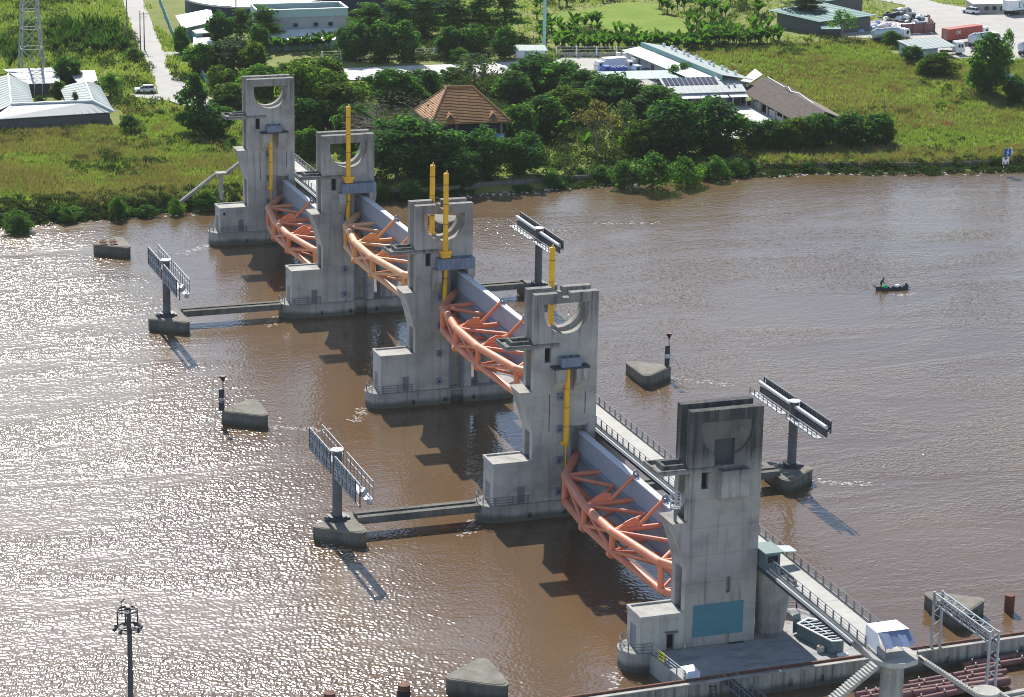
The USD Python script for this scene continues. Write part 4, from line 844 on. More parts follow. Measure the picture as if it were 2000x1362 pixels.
obj('dry_reeds', [blades(26000, (-62, 24), (219, 305), .7, 1.6, .11, on_land, 4, dens=lambda x, y: np.clip((patch(x, y, .05, 31) - .46) * 7, 0, 1)), blades(30000, (105, 232), (205, 345), .6, 1.4, .11, on_land, 4, dens=lambda x, y: np.clip((patch(x, y, .04, 41) - .45) * 6, 0, 1)),
                  blades(7000, (108, 175), (207, 222), .6, 1.3, .11, on_land, 4, dens=lambda x, y: .7 + 0 * x)], M['reed'], kind='stuff', label='dry tan reeds in patches on the meadow', cat='reeds')
def leaf_cloud(centres, radii, heights, n_per, leaf, seed):
    r = np.random.default_rng(seed); V = []
    for (cx, cy, cz), R, H, n in zip(centres, radii, heights, n_per):
        n = int(n); d = r.normal(size=(n, 3)); d[:, 2] = abs(d[:, 2]); d /= np.linalg.norm(d, axis=1, keepdims=True)
        wob = .75 + .5 * meshkit.noise(d * 2.5 + [cx, cy, 3.0], seed)
        P = d * (r.uniform(.55, 1.0, n) ** .5 * wob)[:, None] * [R, R, H] + [cx, cy, cz]
        V.append(leaf_quads(P, d, leaf, r))
    v = np.concatenate(V); return trimesh.Trimesh(v.reshape(-1, 3), _qf(len(v)), process=False)
def leaf_quads(P, out, leaf, r, flat=.0):
    n = len(P); nrm = out * .8 + r.normal(size=(n, 3)) * .55 + [0, 0, .5 + flat]; nrm /= np.linalg.norm(nrm, axis=1, keepdims=True)
    t = r.normal(size=(n, 3)); a = np.cross(nrm, t); a /= np.linalg.norm(a, axis=1, keepdims=True) + 1e-9; b = np.cross(nrm, a)
    s = (leaf * r.uniform(.55, 1.35, n))[:, None]; a, b = a * s, b * s * .62
    return np.stack([P - a, P - b * .9 + nrm * s * .12, P + a, P + b * .9 + nrm * s * .12], 1)
def _qf(n): return np.concatenate([np.arange(n * 4).reshape(-1, 4)[:, [0, 1, 2]], np.arange(n * 4).reshape(-1, 4)[:, [0, 2, 3]]])
def scrub(xr, yr, n, seed, dens, rr=(.7, 1.8), keep=on_land):
    r = np.random.default_rng(seed); x, y = r.uniform(*xr, n), r.uniform(*yr, n); ok = keep(x, y) & (r.random(n) < dens(x, y)); x, y = x[ok], y[ok]
    R = r.uniform(*rr, len(x)); return leaf_cloud(np.c_[x, y, ground_z(x, y)], R, R * r.uniform(.7, 1.1, len(x)), 26 + 55 * R, .24, seed)
sc = lambda s, sd, a, k: (lambda x, y: np.clip((patch(x, y, s, sd) - a) * k, 0, 1))
obj('undergrowth', [scrub((-62, 24), (219, 300), 1700, 3, sc(.06, 51, .47, 6)), scrub((-60, 18), (296, 470), 1500, 4, sc(.05, 52, .40, 6), (.9, 2.6)), scrub((24, 112), (221, 330), 800, 5, sc(.08, 53, .38, 6)), scrub((112, 232), (207, 350), 1300, 6, sc(.05, 54, .5, 6)),
                    scrub((24, 165), (206, 228), 1500, 11, lambda x, y: 1.0 * (abs(y - yb(x) - .5) < 3.2), (.6, 1.4), lambda x, y: (y > yb(x) - 2.5) & ~((x > 45) & (x < 62))),
                    scrub((52, 108), (344, 400), 500, 15, lambda x, y: .8 + 0 * x, (1.0, 2.4), lambda x, y: on_land(x, y) & ~contains_xy(hard, x, y)), scrub((36, 120), (228, 330), 900, 13, lambda x, y: .9 + 0 * x, (1.2, 2.6)), scrub((-62, -8), (214, 224), 700, 14, lambda x, y: 1.0 * (abs(y - yb(x) - .8) < 3.2), (.6, 1.5), lambda x, y: y > yb(x) - 2.5),
                    scrub((-62, 4), (219.5, 228), 420, 8, lambda x, y: .8 + 0 * x, (.7, 1.5)), scrub((100, 260), (335, 470), 300, 9, sc(.05, 55, .5, 6), (1., 2.6))], M['scrub'], kind='stuff', label='low leafy undergrowth and scrub scattered over the far bank', cat='undergrowth')
def tussocks(xr, yr, n, seed, dens, mat_R=(.5, 1.5)):
    r = np.random.default_rng(seed); x, y = r.uniform(*xr, n), r.uniform(*yr, n); ok = near_g(x, y) & (r.random(n) < dens(x, y)); x, y = x[ok], y[ok]; R = r.uniform(*mat_R, len(x)); V = []
    for cx, cy, q in zip(x, y, R):
        m = int(45 + 40 * q); a = r.uniform(0, 6.283, m); d = q * np.sqrt(r.random(m)); px, py = cx + d * np.cos(a), cy + d * np.sin(a); h = (.55 + .6 * q) * np.sqrt(np.maximum(.05, 1 - (d / q) ** 2)) * r.uniform(.7, 1.2, m)
        z = ground_z(cx, cy) + 0 * px; w = r.uniform(.08, .2, m); b = a + r.normal(0, .7, m); t = r.uniform(0, 6.283, m)
        p = np.stack([px, py, z - .05], -1); s = np.stack([np.cos(t), np.sin(t), 0 * t], -1) * w[:, None]; tip = p + np.stack([np.cos(b) * h * .5, np.sin(b) * h * .5, h], -1); V.append(np.stack([p - s, p + s, tip], 1))
    v = np.concatenate(V).reshape(-1, 3); return trimesh.Trimesh(v, np.arange(len(v)).reshape(-1, 3), process=False)
obj('grass_tussocks', [tussocks((-62, 24), (219, 300), 1500, 61, sc(.05, 71, .4, 5)), tussocks((105, 235), (205, 350), 2600, 62, sc(.04, 72, .38, 5))], M['grass'], kind='stuff', label='humped green tussocks all over the meadow', cat='grass')
obj('dry_tussocks', [tussocks((-62, 24), (219, 300), 1000, 63, sc(.045, 73, .5, 6)), tussocks((105, 235), (205, 350), 1900, 64, sc(.04, 74, .48, 6))], M['reed'], kind='stuff', label='humped dry tan tussocks in patches on the meadow', cat='grass')
# foam, litter and water plants at the water's edge
M['litter'] = plain('pale_litter', (.5, .47, .44), .9, vary=.3, scale=3)
r = np.random.default_rng(12); L_ = []
for k in range(420):
    x = r.uniform(-45, 150); x = x if not -8 < x < 22 else x - 20; y = yb(x) - abs(r.normal(0, 1.6)); s = r.uniform(.06, .22); L_.append(box(x - s * 1.6, x + s, y - s, y + s, -.02, .05 + s * .3))
F_ = []; r = np.random.default_rng(33)
for (sx, sy, dx, dy, n) in [(-10.9, 1.5, -2.5, -5, 40), (-10.9, 49.5, -3, -5, 50), (-10.9, 97.5, -3, -6, 50), (-10.9, 145.5, -3, -5, 40), (-10.6, 193, -6, -5, 60), (-25, 92, 6, -3, 60), (-31, 47, 3, -5, 30), (36, 98, 6, -5, 40), (36, 51, 7, -4, 50), (88, 131, 4, -1, 20), (58, 190, 12, -3, 40)]:
    for k in range(n):
        u = r.random(); cx, cy, q = sx + dx * u + r.normal(0, .5), sy + dy * u + r.normal(0, .45), r.uniform(.05, .2); a = r.uniform(0, 6.283, 7); a.sort()
        F_.append(prism([(cx + q * 1.8 * math.cos(t) * r.uniform(.6, 1), cy + q * math.sin(t) * r.uniform(.6, 1)) for t in np.linspace(0, 6.283, 8)[:-1]], .0, .012))
obj('foam', F_, M['litter'], kind='stuff', label='flecks of pale foam drifting off the pier noses and islands', cat='foam')
obj('shore_litter', L_, M['litter'], kind='stuff', label='pale floating litter along the water edge of the far bank', cat='litter')
# ---------------------------------------------------------------- trees
LV = {'dark': leafy('dark_tree_leaves', [(0.062, 0.155, 0.046), (0.120, 0.251, 0.062), (0.204, 0.385, 0.092), (0.343, 0.550, 0.134)], 0.61),
      'mid': leafy('mid_green_leaves', [(0.079, 0.175, 0.048), (0.157, 0.331, 0.071), (0.275, 0.488, 0.098), (0.432, 0.550, 0.157)], 0.65),
      'bright': leafy('bright_green_leaves', [(0.094, 0.197, 0.039), (0.186, 0.342, 0.052), (0.304, 0.473, 0.079), (0.421, 0.550, 0.118)], 0.66),
      'olive': leafy('olive_yellow_leaves', [(0.100, 0.172, 0.033), (0.216, 0.301, 0.052), (0.356, 0.428, 0.085), (0.515, 0.543, 0.143)], 0.66),
      'grey': leafy('grey_green_leaves', [(0.097, 0.145, 0.085), (0.156, 0.218, 0.120), (0.241, 0.301, 0.182), (0.315, 0.374, 0.230)], 0.58),
      'tan': leafy('dry_tan_leaves', [(0.190, 0.168, 0.085), (0.295, 0.253, 0.125), (0.399, 0.348, 0.190), (0.337, 0.358, 0.125)], 0.63),
      'brown': leafy('bare_twigs', [(0.125, 0.105, 0.085), (0.210, 0.179, 0.147), (0.315, 0.275, 0.232), (0.210, 0.210, 0.125)], 0.43)}
M['bark'] = plain('bark', (.1, .08, .062), .9, vary=.25, scale=4)
M['bark_pale'] = plain('pale_bark', (.2, .175, .15), .9, vary=.2, scale=4)
def crown_mesh(shape, seed):
    r = np.random.default_rng(seed); V = []
    def lobe(c, R, n, leaf, flat=0., shell=.5):
        n, leaf = int(n * .72), leaf * 1.38
        d = r.normal(size=(n, 3)); d /= np.linalg.norm(d, axis=1, keepdims=True)
        wob = .72 + .56 * meshkit.noise(d * 2.2 + np.array(c) * 9 + seed, seed)
        P = np.array(c) + d * (r.uniform(shell ** 2, 1.0, n) ** .5 * wob)[:, None] * np.array(R)
        V.append(leaf_quads(P, d, leaf, r, flat))
    if shape == 'round':                         # dense domed crown of many clumps
        for k in range(34):
            a, u = r.uniform(0, 6.283), r.uniform(-1, 1.0); q = math.sqrt(max(0, 1 - u * u)) * r.uniform(.6, 1.0)
            R = r.uniform(.1, .17); lobe((.36 * q * math.cos(a), .36 * q * math.sin(a), .5 + .38 * u), (R, R, R * .85), 150, .026, .3)
        lobe((0, 0, .48), (.34, .34, .4), 900, .03)
    elif shape == 'spread':                      # broad, uneven, several heads
        for k in range(30):
            a, q = r.uniform(0, 6.283), r.uniform(.05, .42); h = .86 - 1.9 * q * q + r.uniform(-.16, .07); R = r.uniform(.075, .15)
            lobe((q * math.cos(a), q * math.sin(a), h), (R * 1.2, R * 1.2, R * .8), 130, .025, .4)
        for k in range(22):
            a, q = r.uniform(0, 6.283), r.uniform(.15, .4); lobe((q * math.cos(a), q * math.sin(a), r.uniform(.1, .55)), (.13, .13, .13), 90, .027)
        lobe((0, 0, .42), (.32, .32, .38), 800, .03)
    elif shape == 'feather':                     # flat tiers of fine leaves
        for k in range(30):
            h = r.uniform(.25, .97); q = (1 - h) * .5 + .07; a = r.uniform(0, 6.283); d = r.uniform(.2, 1.) * q
            lobe((d * math.cos(a), d * math.sin(a), h), (.15, .15, .03), 110, .02, 1.2)
        lobe((0, 0, .5), (.16, .16, .36), 500, .022)
    elif shape == 'bush':                        # leafy to the ground
        for k in range(24):
            a, q = r.uniform(0, 6.283), r.uniform(0, .38); h = .78 - 2.2 * q * q + r.uniform(-.3, .08); R = r.uniform(.1, .17)
            lobe((q * math.cos(a), q * math.sin(a), max(.12, h)), (R, R, R), 120, .024, .2)
        lobe((0, 0, .36), (.38, .38, .36), 700, .028)
    elif shape == 'thin':                        # see-through crown
        for k in range(30):
            a, u = r.uniform(0, 6.283), r.uniform(-.5, 1.0); q = math.sqrt(max(0, 1 - u * u)) * r.uniform(.3, 1.0)
            R = r.uniform(.07, .13); lobe((.38 * q * math.cos(a), .38 * q * math.sin(a), .6 + .34 * u), (R, R, R), 60, .02)
    elif shape == 'tall':
        for k in range(30):
            h = r.uniform(.12, .95); q = .32 * math.sin(min(1, (1.02 - h) * 1.5) * 1.57) * r.uniform(.3, 1); a = r.uniform(0, 6.283); R = r.uniform(.08, .15)
            lobe((q * math.cos(a), q * math.sin(a), h), (R, R, R * .7), 120, .024)
        lobe((0, 0, .48), (.2, .2, .42), 600, .028)
    v = np.concatenate(V); v[..., 2] = np.maximum(v[..., 2], .02)
    return trimesh.Trimesh(v.reshape(-1, 3), _qf(len(v)), process=False)
def trunk_mesh(shape, seed):
    r = np.random.default_rng(seed + 100); out = []
    top = {'round': .55, 'spread': .5, 'feather': .9, 'bush': .5, 'thin': .6, 'tall': .85, 'bare': .4}[shape]
    out.append(tube((0, 0, -.06), (r.normal(0, .015), r.normal(0, .015), top), .026 if shape != 'bare' else .03, 8, .012))
    n = {'bare': 9, 'thin': 8}.get(shape, 5)
    def limb(p, d, L, rad, lvl):
        q = p + d * L; out.append(tube(p, q, rad, 5 if lvl < 2 else 3, rad * .55))
        if lvl < (4 if shape == 'bare' else 1):
            for _ in range(3 if shape == 'bare' else 2):
                e = d + r.normal(0, .5, 3) + [0, 0, .1 if shape == 'bare' else .1]; e /= np.linalg.norm(e); limb(q, e, L * r.uniform(.55, .85), rad * .55, lvl + 1)
    for k in range(n):
        a = 6.283 * k / n + r.uniform(-.3, .3); z = r.uniform(.45, 1.0) * top; d = np.array([math.cos(a), math.sin(a), r.uniform(.35, .9)]); d /= np.linalg.norm(d)
        limb(np.array([0, 0, z]), d, {'bare': .2, 'feather': .1}.get(shape, .22), .013, 0)
    return cat_mesh(out)
PROTO = {}
def tree(shape, tone, t4, label, name=None, group=None, z=None, rz=None):
    x, y, h, w = t4; z = float(ground_z(x, y)) if z is None else z
    key = (shape, tone, int(x * 7 + y) % 2); cat = {'bush': 'shrub'}.get(shape, 'tree')
    name = name or ('shore_shrub' if shape == 'bush' else {'bare': 'bare_tree', 'feather': 'feathery_tree'}.get(shape, 'broadleaf_tree'))
    rz = (x * 37 + y * 11) % 360 if rz is None else rz
    k_ = 1.65 if shape == 'feather' else (1.3 if shape != 'bush' else 1.15)
    sc_ = (w * k_, w * k_, h * (1.08 if shape != 'bush' else 1.0))
    if key not in PROTO:
        sd = len(PROTO) * 13 + 5; t = thing(name, label, cat, (x, y, z), rz, sc_, group)
        obj('trunk', trunk_mesh(shape, sd), M['bark_pale'] if shape in ('bare', 'thin') else M['bark'], t)
        if shape == 'bare':
            r = np.random.default_rng(sd); n = 900; d = r.normal(size=(n, 3)); d /= np.linalg.norm(d, axis=1, keepdims=True); P = d * r.uniform(.5, 1, n)[:, None] ** .5 * [.46, .46, .36] + [0, 0, .62]
            obj('crown', trimesh.Trimesh(leaf_quads(P, d, .012, r).reshape(-1, 3), _qf(n), process=False), LV[tone], t)
        else: obj('crown', crown_mesh(shape, sd), LV[tone], t)
        PROTO[key] = t; return t
    src = PROTO[key]; was = src.GetCustomData(); p = thing(name, label, cat, (x, y, z), rz, sc_, group)
    p.GetReferences().AddInternalReference(src.GetPath()); p.SetInstanceable(True); return p

TREES = [
 # round the tiled house, towards the shore
 ('spread','dark',(33.22, 227.94, 11.33, 12.98),'big dark tree on the shore just right of the fourth tower'),
 ('round','dark',(40.4, 227.38, 10.11, 12.06),'big dark tree between the yellow cylinders and the tiled house'),
 ('bare','brown',(36.65, 240.97, 13.19, 18.24),'wide leafless grey tree left of the tiled roof'),
 ('round','dark',(49.93, 224.82, 9.15, 9.66),'round dark tree hiding the right front of the tiled house'),
 ('round','dark',(43.95, 220.56, 6.82, 7.16),'small dark tree below the veranda of the tiled house'),
 ('round','dark',(57.4, 225.11, 7.72, 8.25),'dark tree right of the tiled house, near the shore'),
 ('spread','mid',(64.79, 249.71, 8.27, 7.13),'mid green tree touching the right eave of the tiled house'),
 ('round','mid',(72.81, 256.33, 8.4, 9.83),'mid green tree up the slope right of the tiled house'),
 ('thin','tan',(76.67, 236.6, 10.09, 8.52),'thin tan dry tree standing alone in the clearing'),
 ('thin','grey',(85.64, 245.73, 8.74, 6.14),'grey hazy tree beside the thin tan tree'),
 ('round','dark',(99.9, 234.89, 10.92, 12.68),'very dark broad tree beside the white courtyard'),
 ('round','dark',(91.32, 232.71, 10.73, 12.06),'very dark broad tree left of the one at the courtyard'),
 ('spread','olive',(85.74, 234.19, 6.85, 8.03),'yellowish tree at the foot of the very dark broad trees'),
 ('spread','mid',(100.92, 268.44, 6.96, 11.8),'mid green tree below the building with solar panels'),
 ('spread','dark',(94.27, 273.53, 8.51, 11.85),'dark tree below the long pale awning'),
 ('spread','olive',(82.72, 268.74, 7.33, 9.03),'olive tree in the middle of the wood right of the tiled house'),
 ('round','mid',(93.67, 288.72, 6.7, 10.48),'mid green tree just under the pale awning end'),
 ('spread','dark',(88.37, 303.37, 8.19, 11.82),'dark tree at the foot of the pale green mast'),
 ('spread','mid',(90.84, 295.42, 8.11, 8.91),'mid green tree right of the pale green mast'),
 ('thin','grey',(74.32, 305.72, 7.59, 11.77),'dark grey open tree behind the tiled roof'),
 ('round','mid',(79.41, 294.76, 6.26, 8.84),'grey green tree behind the right end of the tiled roof'),
 ('spread','mid',(52.25, 296.44, 7.4, 10.37),'soft green tree in front of the white yard'),
 ('round','dark',(61.69, 302.88, 5.83, 8.31),'dark round tree with the yard behind it'),
 ('spread','bright',(57.01, 295.21, 4.43, 6.55),'bright green small tree left above the tiled roof'),
 ('round','bright',(73.16, 318.51, 3.12, 4.57),'bright bush-like tree standing before the white yard'),
 # behind the far towers
 ('spread','olive',(33.07, 268.34, 11.79, 13.4),'large olive tree between the two farthest towers'),
 ('round','olive',(27.5, 271.37, 13.98, 11.36),'large olive tree right above the farthest tower'),
 ('spread','olive',(37.5, 315.12, 6.98, 11.15),'olive tree with rusty tips beyond the farthest tower'),
 ('round','olive',(41.1, 305.18, 8.77, 8.25),'olive tree at the left end of the white yard'),
 ('round','bright',(20.67, 246.66, 6.52, 5.92),'bright young tree right beside the farthest tower'),
 ('round','dark',(31.62, 251.99, 9.46, 8.01),'dark tree right behind the fourth tower top'),
 ('round','dark',(23.94, 262.01, 8.95, 8.62),'dark undergrowth tree seen between the two farthest towers'),
 ('tall','dark',(5.46, 277.15, 11.66, 8.03),'tall dark tree left of the farthest tower'),
 ('round','dark',(8.74, 273.17, 6.55, 8.2),'dark tree hugging the left side of the farthest tower'),
 ('spread','olive',(18.56, 299.36, 5.99, 8.07),'yellow green tree just behind the farthest tower top'),
 ('round','olive',(20.85, 319.37, 5.39, 6.67),'yellow green tree beside the end of the blue fence'),
 ('spread','bright',(28.54, 311.37, 6.91, 9.37),'bright green tree seen over the farthest tower'),
 ('spread','grey',(27.73, 337.69, 8.33, 9.18),'grey green tree in front of the white sheds'),
 ('round','mid',(21.15, 338.06, 6.69, 8.01),'mid green tree along the blue fence'),
 ('round','dark',(23.08, 367.89, 6.38, 4.31),'small dark tree at the corner of the white shed'),
 ('round','dark',(34.37, 375.85, 7.83, 6.7),'dark tree between the white shed and the long building'),
 ('round','olive',(31.78, 332.17, 7.93, 6.85),'olive conifer-like tree above the farthest tower'),
 ('feather','bright',(44.5, 374.82, 9.33, 9.17),'feathery light tree left of the long building'),
 ('feather','bright',(39.68, 378.21, 7.76, 6.13),'smaller feathery tree left of the long building'),
 ('round','dark',(40.44, 363.6, 6.64, 5.04),'dark tree at the left end of the white roof'),
 ('feather','bright',(66.21, 389.12, 5.83, 6.56),'feathery light tree at the right end of the long building'),
 ('round','dark',(59.18, 348.48, 8.59, 8.54),'dark clipped round tree behind the white fence, leftmost of three'),
 ('round','dark',(65.51, 346.91, 8.84, 7.36),'dark clipped round tree behind the white fence, middle of three'),
 ('round','mid',(70.5, 344.98, 8.96, 7.36),'dark clipped round tree behind the white fence, rightmost of three'),
 ('feather','bright',(72.74, 381.37, 7.79, 10.64),'feathery tree in the top row, above the clipped trees'),
 ('feather','bright',(80.05, 382.66, 7.58, 10.06),'feathery tree in the top row, second along'),
 ('feather','bright',(85.2, 376.81, 8.79, 11.26),'feathery tree in the top row, above the small gap'),
 ('feather','mid',(92.61, 376.53, 9.32, 11.92),'feathery darker tree in the top row, centre'),
 ('feather','bright',(98.62, 373.53, 9.82, 11.28),'feathery tree in the top row, left of the banana plants'),
 ('feather','bright',(103.64, 370.02, 10.42, 10.01),'feathery tree in the top row, touching the banana plants'),
 ('round','dark',(82.18, 348.32, 7.01, 6.6),'dark round tree behind the fence, right of the gap'),
 ('round','mid',(88.02, 346.87, 7.5, 7.21),'dark round tree behind the fence, above the tiled house'),
 ('round','dark',(94.15, 342.55, 7.24, 6.58),'dark round tree left of the small green roofed booth'),
 ('round','bright',(82.76, 341.23, 3.12, 4.75),'small bright tree on the fence line above the tiled house'),
 # courtyard row
 ('spread','mid',(109.02, 235.49, 5.62, 6.12),'first tree of the row in front of the brown roof, next to the courtyard'),
 ('spread','mid',(113.31, 234.36, 6.04, 6.13),'second tree of the row in front of the brown roof'),
 ('spread','olive',(117.71, 233.19, 6.46, 6.95),'third tree of the row, in front of the brown eave'),
 ('round','dark',(122.94, 232.82, 6.89, 8.2),'fourth tree of the row, dark, at the end of the brown roof'),
 ('round','dark',(128.9, 232.27, 6.91, 8.73),'fifth tree of the row, dark, beyond the brown roof'),
 ('round','dark',(135.09, 231.65, 6.51, 7.73),'last dark tree of the row, nearest the open meadow'),
 ('round','mid',(120.38, 298.94, 5.53, 5.23),'small round tree poking through the long awning'),
 ('round','dark',(126.25, 299.97, 4.4, 3.2),'tiny dark tree beside the one in the awning'),
 # right side
 ('feather','grey',(184.39, 370.03, 8.1, 11.05),'wide pale feathery tree over the teal shed'),
 ('thin','mid',(183.51, 346.69, 7.1, 7.3),'thin tree before the dark end of the teal shed'),
 ('round','mid',(191.27, 335.77, 3.77, 4.73),'small round tree in front of the grey tank trailer'),
 ('round','dark',(185.32, 313.56, 4.01, 5.41),'dark creeper-grown tree at the pale shed wall'),
 ('spread','olive',(183.59, 297.08, 5.46, 8.21),'olive tree below the white truck cab'),
 ('round','mid',(182.42, 271.97, 13.24, 9.6),'big tree at the right edge in front of the tankers'),
 ('thin','mid',(199.04, 293.18, 10.22, 4.12),'slim tree rising behind the big tree at the right edge'),
 ('bush','mid',(181.62, 297.58, 3.8, 7.04),'leafy shrub at the meadow end of the pale shed'),
 ('round','dark',(184.31, 262.44, 6.22, 5.57),'dark tree at the end of the right boundary wall'),
 # left side
 ('round','dark',(-9.88, 332.08, 6.52, 6.13),'dark round tree inside the left courtyard house'),
 ('round','olive',(-14.23, 318.79, 4.51, 3.7),'yellow green clipped tree inside the left courtyard house'),
 ('bush','dark',(-19.04, 314.79, 2.19, 2.81),'small dark shrub in the corner of the left courtyard'),
 ('bush','dark',(-6.69, 280.34, 4.79, 5.96),'dark shrub alone in the left meadow'),
 ('bush','dark',(-12.38, 292.43, 3.6, 4.18),'dark shrub against the front of the left house'),
 ('tall','grey',(-14.9, 295.25, 5.52, 2.73),'slim grey young tree before the left house'),
 ('bush','mid',(-3.22, 319.51, 5.54, 6.59),'green shrub between the left house and the parked car'),
 ('bush','mid',(10.62, 361.96, 3.09, 5.31),'shrub at the roadside below the two poles'),
 ('bush','bright',(9.9, 262.7, 2.25, 3.63),'bright shrub at the left foot of the farthest tower'),
 ('bush','dark',(3.29, 299.36, 1.08, 3.2),'dark low hedge piece behind the left meadow'),
]
for s_, c_, t4, lb in TREES: tree(s_, c_, t4, lb)
# mangrove shrubs standing along the water
MG = [(745,392,350,46),(803,394,347,50),(1080,366,325,50),(1040,352,328,42),(1218,366,308,66),(1275,370,291,92),(1340,362,300,80),(1395,350,300,70),(1440,342,306,60),(1130,352,322,48),(1175,356,318,50),(868,372,352,30),
      (20,446,402,52),(60,450,395,48),(95,432,402,46),(130,432,398,44),(165,428,392,50),(205,428,388,52),(250,424,394,46),(290,420,390,44),(330,418,388,46),(365,416,384,44),(395,412,368,52),(1010,372,350,34),(1490,338,312,40),(1560,334,312,40),(1640,334,314,36),(1720,330,312,40)]
MGL = ['mangrove shrub left of the raised yellow cylinders, nearer the tower','mangrove shrub left of the raised yellow cylinders, farther right','low mangrove on the shore below the thin tan tree','low mangrove beside the pale end of the right bank wall','bushy mangrove at the left end of the shore thicket','largest bushy mangrove of the shore thicket','bushy mangrove right of the largest one','smaller mangrove near the right end of the shore thicket','last mangrove of the shore thicket','low mangrove between clearing and thicket','mangrove just left of the shore thicket','tiny mangrove between the two raised yellow cylinders'] + ['mangrove shrub standing in the shallows of the left shore'] * 11 + ['small mangrove at the right end of the tiled house shore'] + ['low shrub on the right shore below the tree row'] * 4
for k, (g, lb) in enumerate(zip([(26.99, 217.04, 4.04, 4.32),(32.01, 214.83, 4.51, 4.69),(61.26, 219.14, 4.04, 4.82),(59.58, 225.94, 2.39, 4.09),(74.17, 215.66, 5.73, 6.37),(78.87, 212.6, 7.77, 8.86),(86.31, 214.18, 6.15, 7.77),(93.63, 217.7, 5.02, 6.87),(99.41, 219.87, 3.64, 5.93),(68.09, 223.65, 2.99, 4.68),(71.72, 220.84, 3.78, 4.87),(40.72, 222.02, 1.96, 2.87),(-41.34, 213.69, 4.02, 4.64),(-38.18, 211.27, 5, 4.27),(-34.05, 217.2, 2.77, 4.15),(-31.03, 216.37, 3.14, 3.97),(-27.73, 217.07, 3.34, 4.53),(-24.26, 216.12, 3.71, 4.71),(-20.05, 216.57, 2.79, 4.18),(-16.25, 217.15, 2.8, 4.02),(-12.58, 216.97, 2.81, 4.21),(-9.34, 216.9, 3, 4.03),(-6.35, 217.73, 4.14, 4.78),(53.87, 218.47, 2.16, 3.26),(104.99, 220.25, 2.64, 3.97),(112.56, 220.12, 2.25, 3.99),(120.36, 218.03, 2.04, 3.59),(129.03, 217.63, 1.85, 4.01)], MGL)):
    v1, v2 = .65 + .7 * ((k * 7) % 10) / 10, .7 + .75 * ((k * 3) % 10) / 10
    if k >= 12: g = (g[0] + 2.2 * math.sin(k * 2.3), g[1] + .9 * math.cos(k * 3.1), g[2] * v1, g[3] * v2)
    tree('bush', 'mid' if k % 3 else 'bright', g, lb, name='mangrove_shrub', z=-.3, group='mangrove shrubs in the shallows of the left shore' if lb.startswith('mangrove shrub standing') else ('low shrubs on the right shore' if lb.startswith('low shrub') else None))

# ---------------------------------------------------------------- banana plants and nipa palms
M['banana'] = leafy('banana_leaves', [(.05, .12, .02), (.1, .21, .03), (.17, .3, .045), (.28, .37, .075)], .58, .4)
M['nipa'] = leafy('nipa_fronds', [(.03, .07, .018), (.055, .115, .025), (.1, .18, .038), (.18, .25, .065)], .5, .45)
M['banana_stem'] = plain('banana_stem', (.13, .14, .05), .8)
def frond(r, L, W, a, tilt, droop, z0, segs=5):
    d = np.array([math.cos(a), math.sin(a)]); p = np.array([0, 0, z0], float); v, f = [], []; el = tilt
    for k in range(segs + 1):
        u = k / segs; w = W * math.sin(math.pi * min(.97, .12 + .85 * u)) * .5; s = np.array([-d[1], d[0], 0]) * w
        v += [p + s + [0, 0, w * .35], p, p - s + [0, 0, w * .35]]
        p = p + L / segs * np.array([d[0] * math.cos(el), d[1] * math.cos(el), math.sin(el)]); el -= droop / segs
    for k in range(segs):
        for j in (0, 1): f += [[3 * k + j, 3 * k + j + 1, 3 * k + j + 4], [3 * k + j, 3 * k + j + 4, 3 * k + j + 3]]
    return trimesh.Trimesh(np.array(v), np.array(f), process=False)
def banana_proto(k, label, loc):
    r = np.random.default_rng(60 + k); t = thing('banana_plant', label, 'banana plant', loc, 40 * k, (1, 1, 1), 'banana plants of the plantation')
    obj('stem', tube((0, 0, -.2), (.06, 0, 1.2), .15, 7, .1), M['banana_stem'], t)
    for j in range(9): obj('leaf', frond(r, r.uniform(1.8, 2.7), r.uniform(.75, 1.05), j * 2.4 + r.uniform(-.3, .3), r.uniform(.75, 1.45), r.uniform(.3, 1.3), 1.0 + .03 * j), M['banana'], t)
    return t
r = np.random.default_rng(77); plant = Polygon(PLANT); lawn_in = lawn.buffer(-.8); spots = []
tries = 0
edge = LineString([(110.6, 349.09), (128.16, 345.47), (134.28, 341.08), (149.68, 346.01), (166.13, 343.44)])
while len(spots) < 255 and tries < 9000:
    tries += 1
    if tries % 3 == 0:
        p0 = edge.interpolate(r.uniform(0, 1), normalized=True); x, y = p0.x + r.normal(0, 1.0), p0.y + abs(r.normal(0, 3.5))
    else: x, y = r.uniform(100, 200), r.uniform(335, 460)
    if not plant.contains(Point(x, y)) or (lawn_in.contains(Point(x, y)) and r.random() > .035): continue
    if any((x - a) ** 2 + (y - b) ** 2 < 1.5 for a, b in spots): continue
    spots.append((x, y))
spots += [tuple(np.array((43.85, 364.88)) + [k * 1.15 + r.normal(0, .2), r.normal(0, .8)]) for k in range(13)]
spots += [(71.37, 271.69), (71.13, 259.93), (73.55, 249.94), (76.25, 241.16), (166.15, 350.94), (85.2, 376.81)]
bp_ = []
for k, (x, y) in enumerate(spots):
    lb = 'broad leaved banana plant, one of many in rows round the lawn and behind the fences'
    s_ = r.uniform(.85, 1.5)
    if k < 5: bp_.append(banana_proto(k, lb, (x, y, float(ground_z(x, y)))))
    else: dup(bp_[k % 5], lb, (x, y, float(ground_z(x, y))), r.uniform(0, 360), (s_, s_, s_ * r.uniform(.9, 1.25)))
